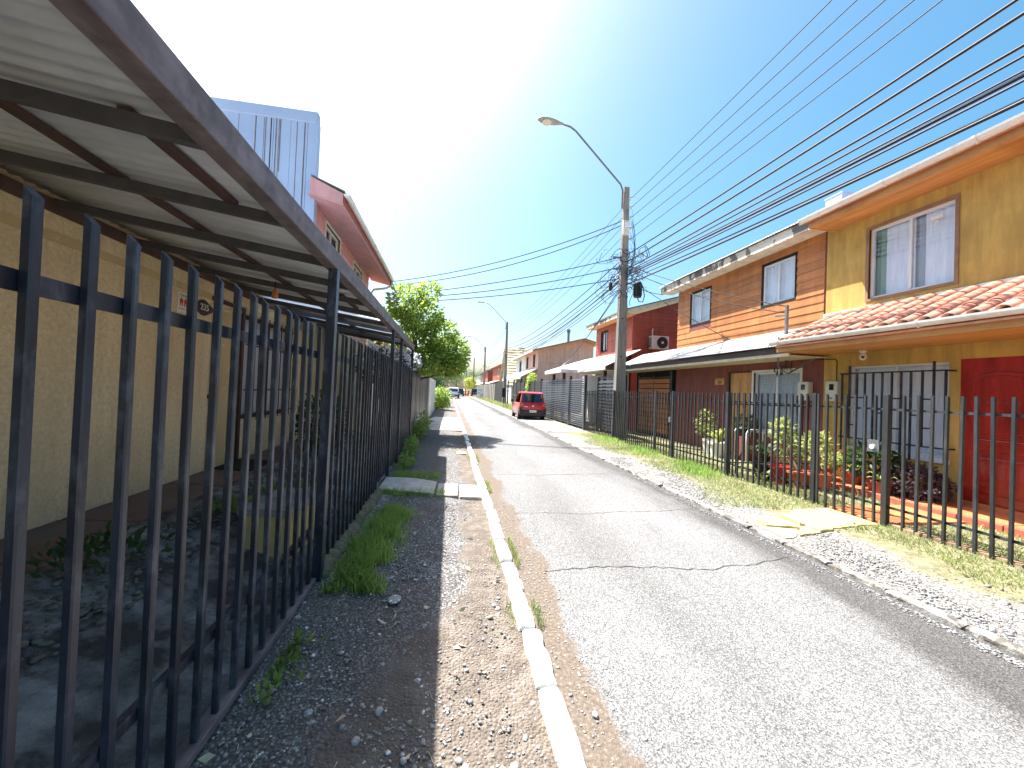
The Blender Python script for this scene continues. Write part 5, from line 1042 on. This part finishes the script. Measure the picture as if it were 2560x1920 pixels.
# ------------------------------------------------------------------ cars
def car(name, label, loc, rz, L, W, H, paint, glassm, bump_m, kind, plate=True, tail=None, group=None):
    r = thing(name, label, 'car', loc, group, rz)
    # local frame: x lateral, y forward (rear at 0). side profile sections across y
    def P(o): o.parent = r; return o
    def part(mb, nm, mt, parent=None, smooth=True, bevel=0):
        me, c = mb.mesh(nm, mt, bool(smooth)); o = bpy.data.objects.new(nm, me); COL.objects.link(o); o.parent = parent or r
        pc = np.array(PC.get(parent.name, (0, 0, 0))) if parent else np.zeros(3); o.location = Vector(c - pc); PC[o.name] = c; WL[o.name] = Vector(c) + Vector(loc)
        if smooth: md = o.modifiers.new('es', 'EDGE_SPLIT'); md.split_angle = rad(38)
        if bevel: md = o.modifiers.new('b', 'BEVEL'); md.width = bevel; md.segments = 2
        return o
    PC = {}; g = .17; hw = W / 2
    suv = kind == 'suv'
    belt = H * .60; 
    # body loft along y: (y, half width at sill, half width at belt, z low, z belt)
    S = [(0.02, .86, .82, .36, belt * .86), (.10, .95, .93, .28, belt * .97), (.45, 1, .98, .22, belt), (L * .5, 1, .99, .2, belt * .985), (L * .72, 1, .96, .2, belt * .95), (L * .90, .96, .90, .22, belt * .82), (L * .985, .86, .78, .27, belt * .68), (L, .78, .66, .34, belt * .55)]
    mb = MB(); k = 10
    for (y, a, b, z0, z1) in S:
        zm = z0 + (z1 - z0) * .55; ring = [(-a * hw * .86, z0), (-a * hw * .97, z0 + .07), (-a * hw, zm), (-b * hw * .985, z1 - .05), (-b * hw * .90, z1), (b * hw * .90, z1), (b * hw * .985, z1 - .05), (a * hw, zm), (a * hw * .97, z0 + .07), (a * hw * .86, z0)]
        mb.v += [(x, y, z) for x, z in ring]
    for i in range(len(S) - 1):
        for q in range(k): mb.f.append((i * k + q, i * k + (q + 1) % k, i * k + k + (q + 1) % k, i * k + k + q))
    mb.f += [tuple(range(k)), tuple((len(S) - 1) * k + q for q in reversed(range(k)))]; body = part(mb, 'body', paint)
    # cabin (greenhouse): dark glass volume with roof and pillars
    yr, yf = .10, L * .70; C = [(yr, .90, belt * .9), (yr + .02, .90, belt * .97), (yr + (.30 if suv else .20), .76, H - .09), (yr + .42, .745, H - .02), (L * .40, .75, H), (L * .52, .73, H - .05), (yf, .84, belt * .93)]
    mb = MB()
    for (y, a, z) in C: mb.v += [(-hw * a, y, z), (hw * a, y, z)]
    nb = len(mb.v)
    for (y, a, z) in C: mb.v += [(-hw * .93, y, belt * .9), (hw * .93, y, belt * .9)]
    for i in range(len(C) - 1):
        mb.f.append((2 * i, 2 * i + 1, 2 * i + 3, 2 * i + 2)); mb.f.append((2 * i, 2 * i + 2, nb + 2 * i + 2, nb + 2 * i)); mb.f.append((2 * i + 1, nb + 2 * i + 1, nb + 2 * i + 3, 2 * i + 3))
    cab = part(mb, 'cabin', paint)
    e = .006
    rg = MB(); (y0, a0, z0), (y1, a1, z1) = C[1], C[2]   # rear window
    def lerp(t_): return (y0 + (y1 - y0) * t_ - e * 2, a0 + (a1 - a0) * t_, z0 + (z1 - z0) * t_)
    pl, ph_ = lerp(.10), lerp(.92); rg.add([(-hw * pl[1] * .86, pl[0], pl[2]), (hw * pl[1] * .86, pl[0], pl[2]), (hw * ph_[1] * .88, ph_[0], ph_[2]), (-hw * ph_[1] * .88, ph_[0], ph_[2])], [(0, 1, 2, 3)])
    part(rg, 'rear_window', glassm, cab, False)
    for s_ in (-1, 1):
        for (ya, yb, sh) in ((.34, L * .36, .0), (L * .375, L * .60, .0)):
            q = MB(); zb, zt = belt * 1.0, H - .10; ax, tx = hw * (.915) + e, hw * .765 + e; ytb = yb if yb < L * .5 else yb - .32
            q.add([(s_ * ax, ya, zb), (s_ * ax, yb, zb), (s_ * tx, ytb, zt), (s_ * tx, ya + .12 if ya < .4 else ya, zt)], [(0, 1, 2, 3)]); part(q, 'side_window', glassm, cab, False)
        q = MB(); 
        m_ = MB().box(min(s_ * (hw + .02), s_ * (hw + .17)), max(s_ * (hw + .02), s_ * (hw + .17)), L * .60, L * .60 + .09, belt * 1.0, belt * 1.0 + .13); part(m_, 'mirror', bump_m, None, False, .02)
        tq = MB(); zt_ = belt * .95; tx0, tx1 = hw * .60, hw * .955
        tq.add([(s_ * tx0, .018 if suv else .03, zt_ * .86), (s_ * tx1, .05, zt_ * .80), (s_ * tx1 * .99, .07, zt_ * 1.0 + .06), (s_ * tx1 * .86, .05, zt_ + .05), (s_ * tx1, .30, zt_ * .88), (s_ * tx1 * .99, .22, zt_ + .03)], [(0, 1, 2, 3), (1, 4, 5, 2)])
        o = part(tq, 'tail_lamp', tail or m_tail, None, False); md = o.modifiers.new('s', 'SOLIDIFY'); md.thickness = .05; md.offset = 0
    wy = (.22 * L / 1.0 * .9 if False else .60, L - .72); wr = .29 if not suv else .34
    for y in wy:
        for s_ in (-1, 1):
            cx = s_ * (hw - .10); t_ = MB().tube([(cx - .09, y, wr), (cx - .085, y, wr), (cx + .085, y, wr), (cx + .09, y, wr)], [wr * .9, wr, wr, wr * .9], 20); wt = part(t_, 'wheel', m_tyre)
            part(MB().tube([(cx + s_ * .06, y, wr), (cx + s_ * .096, y, wr)], wr * .62, 14), 'rim', m_rim, wt)
    # rear bumper, hatch shut line, plate, emblem
    bm_ = MB().prism([(-hw * .97, .32), (-hw * .80, .22), (hw * .80, .22), (hw * .97, .32), (hw * .97, belt * .72), (hw * .66, belt * .58), (-hw * .66, belt * .58), (-hw * .97, belt * .72)], 'y', -.035, .34); part(bm_, 'bumper', bump_m, None, False, .03)
    if plate: part(MB().box(-.18, .18, -.045, -.034, .42, .53), 'number_plate', m_plate, None, False); part(MB().box(-.14, -.05, -.05, -.044, .45, .50).box(-.02, .06, -.05, -.044, .45, .50).box(.09, .14, -.05, -.044, .45, .50), 'plate_characters', m_greyprint, None, False)
    part(MB().box(-.045, .045, -.012, .03, belt * .80, belt * .80 + .06), 'emblem', m_alu, None, False)
    part(MB().box(-hw * .62, -hw * .36, -.004, .03, belt * .76, belt * .80), 'badge', m_alu, None, False)
    if suv: part(MB().box(-hw * .7, hw * .7, -.05, .0, .26, .36), 'skid_plate', m_alu, None, False)
    part(MB().box(-hw * .8, hw * .8, .4, L - .4, .16, .3), 'underbody', m_plast, None, False)
    return r
car('red_car', 'small red hatchback with black bumper parked half on the right verge', (4.45, 20.15, .03), rad(-1.5), 3.43, 1.5, 1.53, m_redcar, m_carglass, m_plast, 'hatch')
car('white_car', 'white crossover car parked over the left kerb far ahead', (.62, 58, .04), rad(2), 4.3, 1.82, 1.62, m_whitecar, m_carglass, m_plast, 'suv', True, m_taild)
car('dark_car', 'dark car parked beyond the white car on the left', (1.9, 74, .02), rad(0), 4.3, 1.8, 1.55, m_darkcar, m_carglass, m_plast, 'suv', True, m_taild)
car('dark_car', 'dark vehicle half hidden behind the far white sign on the right', (5.3, 78, .02), rad(0), 4.3, 1.8, 1.6, m_darkcar, m_carglass, m_plast, 'suv', False, m_taild)
# far street furniture
for i, (x, lb) in enumerate(((3.55, 'left orange plastic barrier down the street'), (4.15, 'right orange plastic barrier down the street'))):
    b = thing('plastic_barrier', lb, 'barrier', (x, 86, 0), 'orange barriers'); MB().prism([(x - .28, 0), (x + .28, 0), (x + .2, .95), (x + .1, 1.1), (x - .1, 1.1), (x - .2, .95)], 'y', 85.8, 86.2).build('body', m_orangep, b, bevel=.04); MB().box(x - .2, x + .2, 85.78, 85.8, .5, .62).build('band', m_white, b)
s1 = thing('road_sign', 'lime yellow sign on a post by the orange barriers', 'sign', (4.8, 84, 0)); MB().tube([(4.8, 84, 0), (4.8, 84, 2.9)], .04, 6).build('post', m_galv, s1); MB().prism([(4.3, 1.9), (5.25, 1.75), (5.3, 2.9), (4.45, 3.0)], 'y', 83.94, 83.98).build('panel', m_yellowp, s1)
s2 = thing('sandwich_board', 'white and blue advertising board leaning by the third pole', 'sign', (4.75, 60, 0)); MB().prism([(4.25, .1), (5.35, .1), (5.35, 1.75), (4.25, 1.9)], 'y', 60, 60.05).build('panel', m_white, s2)
for a, b, c, d_ in ((4.4, 5.0, 1.3, 1.5), (4.4, 4.7, .8, 1.1), (4.8, 5.2, .5, .8)): MB().box(a, b, 59.985, 59.999, c, d_).build('print', m_blue, s2)
s3 = thing('gas_meter', 'small dark box on a thin stake at the right verge before the second pole', 'meter box', (4.7, 33.5, 0)); MB().tube([(4.7, 33.5, 0), (4.7, 33.5, 1.0)], .03, 6).build('stake', m_black, s3); MB().box(4.55, 4.85, 33.4, 33.6, .95, 1.75).build('box', m_plast, s3)
pb_ = thing('plastic_bag', 'crumpled white and pink plastic scrap by the left kerb', 'litter', (.35, 9.4, .05))
mb = MB(); mb.grid(8, 8, lambda u, v: (.24 + .22 * u, 9.3 + .26 * v, .03 + .07 * abs(math.sin(u * 9 + v * 3) * math.sin(v * 7)) * (math.sin(u * 3.14) * math.sin(v * 3.14)))).build('sheet', m_paper, pb_)

# ------------------------------------------------------------------ trees
def bl(n, c, spread, R, cnt, seed):
    r = random.Random(seed); return [((c[0] + r.uniform(-1, 1) * spread[0], c[1] + r.uniform(-1, 1) * spread[1], c[2] + r.uniform(-1, 1) * spread[2]), (R * r.uniform(.7, 1.2),) * 3, cnt) for _ in range(n)]
TB = [((-1.5, 13.1, 4.35), (.62, .7, .6), 1000), ((-1.0, 12.9, 3.9), (.7, .7, .55), 1100), ((-.45, 13.3, 3.35), (.68, .7, .6), 1200), ((.0, 13.6, 2.85), (.65, .7, .55), 1200), ((-1.2, 13.4, 3.0), (.85, .8, .8), 1400), ((-.5, 13.4, 2.5), (.85, .8, .5), 1400), ((.05, 13.7, 2.4), (.5, .6, .4), 800), ((-1.9, 13.6, 3.6), (.7, .7, .7), 700), ((-.8, 13.0, 4.75), (.35, .35, .3), 260)]
tree('leafy_tree', 'bright leafy tree leaning over the dark board fence on the left', 'tree', (-1.25, 13.6, 0), [(-1.3, 13.7, 0, .1), (-1.28, 13.65, 1.2, .085), (-1.15, 13.5, 2.2, .07), (-1.2, 13.3, 3.6, .03)], [[(-1.15, 13.5, 2.0, .06), (-.7, 13.4, 2.6, .035), (-.2, 13.5, 3.0, .015)], [(-1.15, 13.5, 2.4, .05), (-1.3, 13.2, 3.4, .03), (-1.4, 13.1, 4.3, .012)], [(-1.2, 13.5, 1.8, .05), (-.5, 13.5, 2.0, .03), (.1, 13.6, 2.2, .012)]], TB, .17, m_leaf)
tree('roadside_shrub', 'leafy shrub against the foot of the dark board fence', 'shrub', (-.75, 11.6, .03), [(-.8, 11.6, 0, .03), (-.75, 11.6, .5, .015)], [], [((-.82, 11.5, .35), (.14, .4, .26), 240), ((-.78, 12.6, .45), (.18, .5, .36), 240)], .13, m_leaf)
tree('roadside_shrub', 'low bright green shrub at the end of the canopy shadow', 'shrub', (-.75, 8.6, .03), [(-.8, 8.6, 0, .02), (-.76, 8.6, .3, .012)], [], [((-.80, 8.9, .26), (.12, .5, .2), 220), ((-.78, 7.7, .13), (.13, .45, .11), 150)], .11, m_weed)
for i, (x, y, h_, w_, lb) in enumerate([(-1.0, 27.5, 1.5, .9, 'low bright green bush past the white fence on the left'), (-1.6, 33, 3.4, 1.3, 'dark tree overhanging the left verge before the white car'), (-2.0, 44, 4.0, 1.8, 'second dark tree on the left verge before the white car'), (-1.8, 54, 2.5, 1.4, 'dark green shrub just left of the white car')]):
    tree('roadside_tree', lb, 'tree', (x, y, 0), [(x, y, 0, .1), (x, y, h_ * .6, .06)], [], bl(6, (x, y, h_ * .62), (w_ * .5, w_ * .8, h_ * .25), w_ * .7, 420, i + 40), .2, m_leaf if i == 0 else m_leafd)
for i, (x, y, h_, w_, lb) in enumerate([(-2.5, 92, 9, 5, 'hazy tall tree at the left end of the street'), (-6, 110, 11, 6, 'larger hazy tree behind the far left house'), (2.8, 165, 10, 5.5, 'distant round tree straight ahead at the street end'), (9, 150, 10, 5, 'distant tree behind the farthest pole'), (5.6, 96, 4.2, 1.9, 'yellow-green young tree behind the lime sign'), (14, 170, 12, 6, 'distant tree rising behind the far houses on the right')]):
    tree('distant_tree', lb, 'tree', (x, y, 0), [(x, y, 0, .25), (x, y, h_ * .6, .12)], [], bl(9, (x, y, h_ * .58), (w_ * .55, w_ * .5, h_ * .26), w_ * .55, 330, i + 70), .55 if i != 4 else .3, m_leaffar if i != 4 else m_leafy)

# ------------------------------------------------------------------ grass, weeds, gravel
def sample(n, fn, rng=RNG):
    out = []
    while len(out) < n:
        p = fn(rng)
        if p is not None: out.append(p)
    return np.array(out)
def gl(rng):   # lush strip along the left fence
    y = rng.uniform(3.0, 4.95); c = -.64 + .05 * math.sin(y * 3); w = .19 * (1 - abs((y - 3.9) / 1.25) ** 3) + .05 * math.sin(y * 7); x = c + rng.normal(0, max(.03, w * .6)); x += .09 * math.sin(y * 11) * rng.uniform()
    return (x, y, vz(x, y)) if -.86 < x < -.28 else None
grass('grass_strip', sample(3400, gl), .12, .005, m_grass, 'lush green grass strip beside the left footing wall', 'grass', .7)
def gl2(rng):
    q = rng.uniform()
    if q < .45: x, y = rng.uniform(-.9, .0), 5.72 + rng.normal(0, .07)
    elif q < .8: x, y = rng.uniform(-.85, -.1), 6.85 + rng.normal(0, .12)
    else: x, y = rng.normal(-.8, .06), rng.uniform(6.7, 10)
    return (x, y, vz(x, y))
grass('grass_edges', sample(2600, gl2), .075, .004, m_grass, 'ragged grass along the edges of the left concrete path', 'grass', .7)
def gk(rng):
    x = .66 + abs(rng.normal(0, .025)) if rng.uniform() < .75 else .52 - abs(rng.normal(0, .03)); y = rng.uniform(1.4, 12)
    return (x, y, .01) if (math.sin(y * 2.3) + math.sin(y * 5.1 + 1)) > .55 else None
grass('kerb_grass', sample(1500, gk), .06, .0035, m_lawn, 'sparse tufts of grass along the left white kerb', 'grass', .8)
def lawn_ok(x, y): return not (4.1 < y < 4.85 and x > 3.9) and not (5.5 < x < 6.9 and 4.05 < y < 4.9)
def gr_(rng):
    y = 1.6 + 12.4 * rng.uniform() ** 1.25; x = rng.uniform(3.9, 6.9)
    e = 4.72 + .38 * math.sin(y * .9 + 1.2) + .12 * math.sin(y * 3.1) - (.45 if 5 < y < 8.5 else 0)
    if y < 4.1: e = 4.95 + .1 * math.sin(y * 4)
    if x < e + rng.normal(0, .08) or not lawn_ok(x, y) or (x > 6.0 and rng.uniform() < .5): return None
    return (x, y, vzr(x) - .004)
grass('front_lawn', sample(30000, gr_), .055, .0045, m_lawn, 'patchy yellow-green lawn on the right verge and front yards', 'grass', 1.1)
def gt_(rng):
    c = [(5.35, 12.2, .35, .8), (5.3, 9.9, .3, .7), (5.35, 7.8, .2, .5), (5.1, 7.2, .3, .4)][rng.integers(4)]; x, y = rng.normal(c[0], c[2] * .6), rng.normal(c[1], c[3] * .6)
    return (x, y, vzr(x) - .004)
grass('tall_grass', sample(3200, gt_), .13, .005, m_grass, 'taller green grass tufts around the concrete pole and fence posts', 'grass', .6)
def gf(rng):
    y = rng.uniform(28, 75); x = rng.uniform(4.7, 5.5); return (x, y, .02)
grass('far_verge_grass', sample(4000, gf), .3, .02, m_lawn, 'rough grass along the far right verge', 'grass', .6)
def w1(rng):
    y = rng.uniform(1.2, 3.1); x = -.86 + abs(rng.normal(0, .05)); return (x, y, vz(x, y)) if math.sin(y * 6.3) + .4 * math.sin(y * 13) > .2 else None
P = sample(190, w1); V, F = leafset(P + [0, 0, .015], np.tile([.6, 0, .6], (len(P), 1)), .06, .45, -.3); stuff(npobj('low_weeds', V, F, m_weed), 'small green weeds growing along the foot of the left gate', 'weeds')
def pb1(rng):   # larger river pebbles in the foreground left
    x, y = rng.uniform(-.95, .5), 1.25 + 4.5 * rng.uniform() ** 1.8; return (x, y, vz(x, y) + .002) if rng.uniform() < (.9 if x < .1 else .7) else None
P = sample(5200, pb1); pebbles('pebbles', P, np.clip(RNG.lognormal(-5.3, .5, 5200), .0025, .022), m_stone, 'grey and white river pebbles scattered over the left verge', 'pebbles')
def pb2(rng):
    y = 3.2 + 2.5 * rng.uniform(); x = rng.normal(-.82, .05) if rng.uniform() < .5 else rng.uniform(-.45, .12); return (x, y, vz(x, y) + .002)
P = sample(5200, pb2); pebbles('gravel_strip', P, np.clip(RNG.lognormal(-5.15, .35, 5200), .003, .014), m_stone, 'bluish grey gravel along the left footing wall and verge', 'gravel')
def pb3(rng):
    y = 1.6 + 7.5 * rng.uniform() ** 1.5; x = rng.uniform(3.86, 5.3)
    return (x, y, vzr(x) + .002) if (x < 4.75 + .3 * math.sin(y * .9 + 1.2) + rng.normal(0, .1) and lawn_ok(x, y)) else None
P = sample(9000, pb3); pebbles('gravel_patch', P, np.clip(RNG.lognormal(-5.05, .55, 9000), .003, .028), m_stonew, 'pale loose gravel between the right kerb and the lawn', 'gravel')
def pb4(rng):
    y = 1.5 + 5.5 * rng.uniform() ** 1.3; x = 3.66 - abs(rng.normal(0, .05)); return (x, y, .003)
P = sample(1800, pb4); pebbles('gutter_gravel', P, np.clip(RNG.lognormal(-4.9, .35, 1800), .004, .014), m_stonew, 'loose stone chips collected in the gutter of the right kerb', 'gravel')
def pb5(rng):
    y = 1.4 + 4 * rng.uniform(); x = .68 + abs(rng.normal(0, .16)); return (x, y, .002)
P = sample(420, pb5); pebbles('road_grit', P, np.clip(RNG.lognormal(-5.3, .45, 420), .002, .012), m_stone, 'scattered grit on the soil washed along the left kerb', 'grit')
for i, (x, y, r_, lb) in enumerate([(-.27, 1.93, .026, 'egg-shaped dark river stone in the left foreground shade'), (-.34, 1.78, .024, 'pale rounded stone in the left foreground shade'), (.13, 1.62, .022, 'flat white stone in the sunlit soil near the kerb'), (.78, 1.83, .02, 'dark stone lying on the road soil by the kerb'), (-.33, 2.9, .06, 'flat grey broken slab piece at the grass strip end')]):
    me = npmesh('stone', ICO_V * (1 + RNG.uniform(-.1, .1, (12, 1))) * [r_, r_ * 1.3, r_ * (.7 if i < 4 else .25)], ICO_F, m_stone, True); o = link('stone', me, (x, y, vz(x, y) + r_ * .3)); md = o.modifiers.new('s', 'SUBSURF'); md.levels = md.render_levels = 2; props(o, lb, 'stone')

hb = thing('bulb_holder', 'small orange-brown lamp holder hanging under the canopy', 'lamp holder', (-1.88, 4.45, 2.55)); MB().tube([(-1.88, 4.45, 2.66), (-1.88, 4.45, 2.58)], .006, 5).build('flex', m_cable, hb); MB().lathe([(.012, .03), (.022, 0), (.035, -.05), (.028, -.08), (.0, -.085)], (-1.88, 4.45, 2.56), 10).build('shade', m_woodgate, hb, smooth=True)

# fallen scraps and dry leaves
def lt(rng):
    if rng.uniform() < .72:
        y = 1.8 + 9 * rng.uniform(); x = rng.uniform(4.3, 6.6); z = vzr(x) + .03
        if not lawn_ok(x, y): return None
    else: x, y = rng.uniform(-.9, .5), 1.3 + 5 * rng.uniform(); z = vz(x, y) + .012
    return (x, y, z)
P = sample(330, lt); N_ = np.tile([0, 0, -.15], (len(P), 1)) + RNG.normal(0, 1, (len(P), 3)) * [1, 1, .15]
V, F = leafset(P, N_, .055, .5, 0); stuff(npobj('leaf_litter', V, F, m_litter), 'pale dry leaves and scraps scattered on the verges', 'leaf litter')
mb = MB(); rt = random.Random(4)
for k in range(70):
    x, y = rt.uniform(-.9, .1), 1.3 + 3.5 * rt.random(); a = rt.uniform(0, 6.28); l_ = rt.uniform(.02, .07); mb.tube([(x, y, vz(x, y) + .008), (x + l_ * math.cos(a), y + l_ * math.sin(a), vz(x, y) + .012)], .0016, 4)
stuff(mb.build('dry_twigs', m_litter), 'thin dry twigs and straw on the shaded left verge', 'twigs')
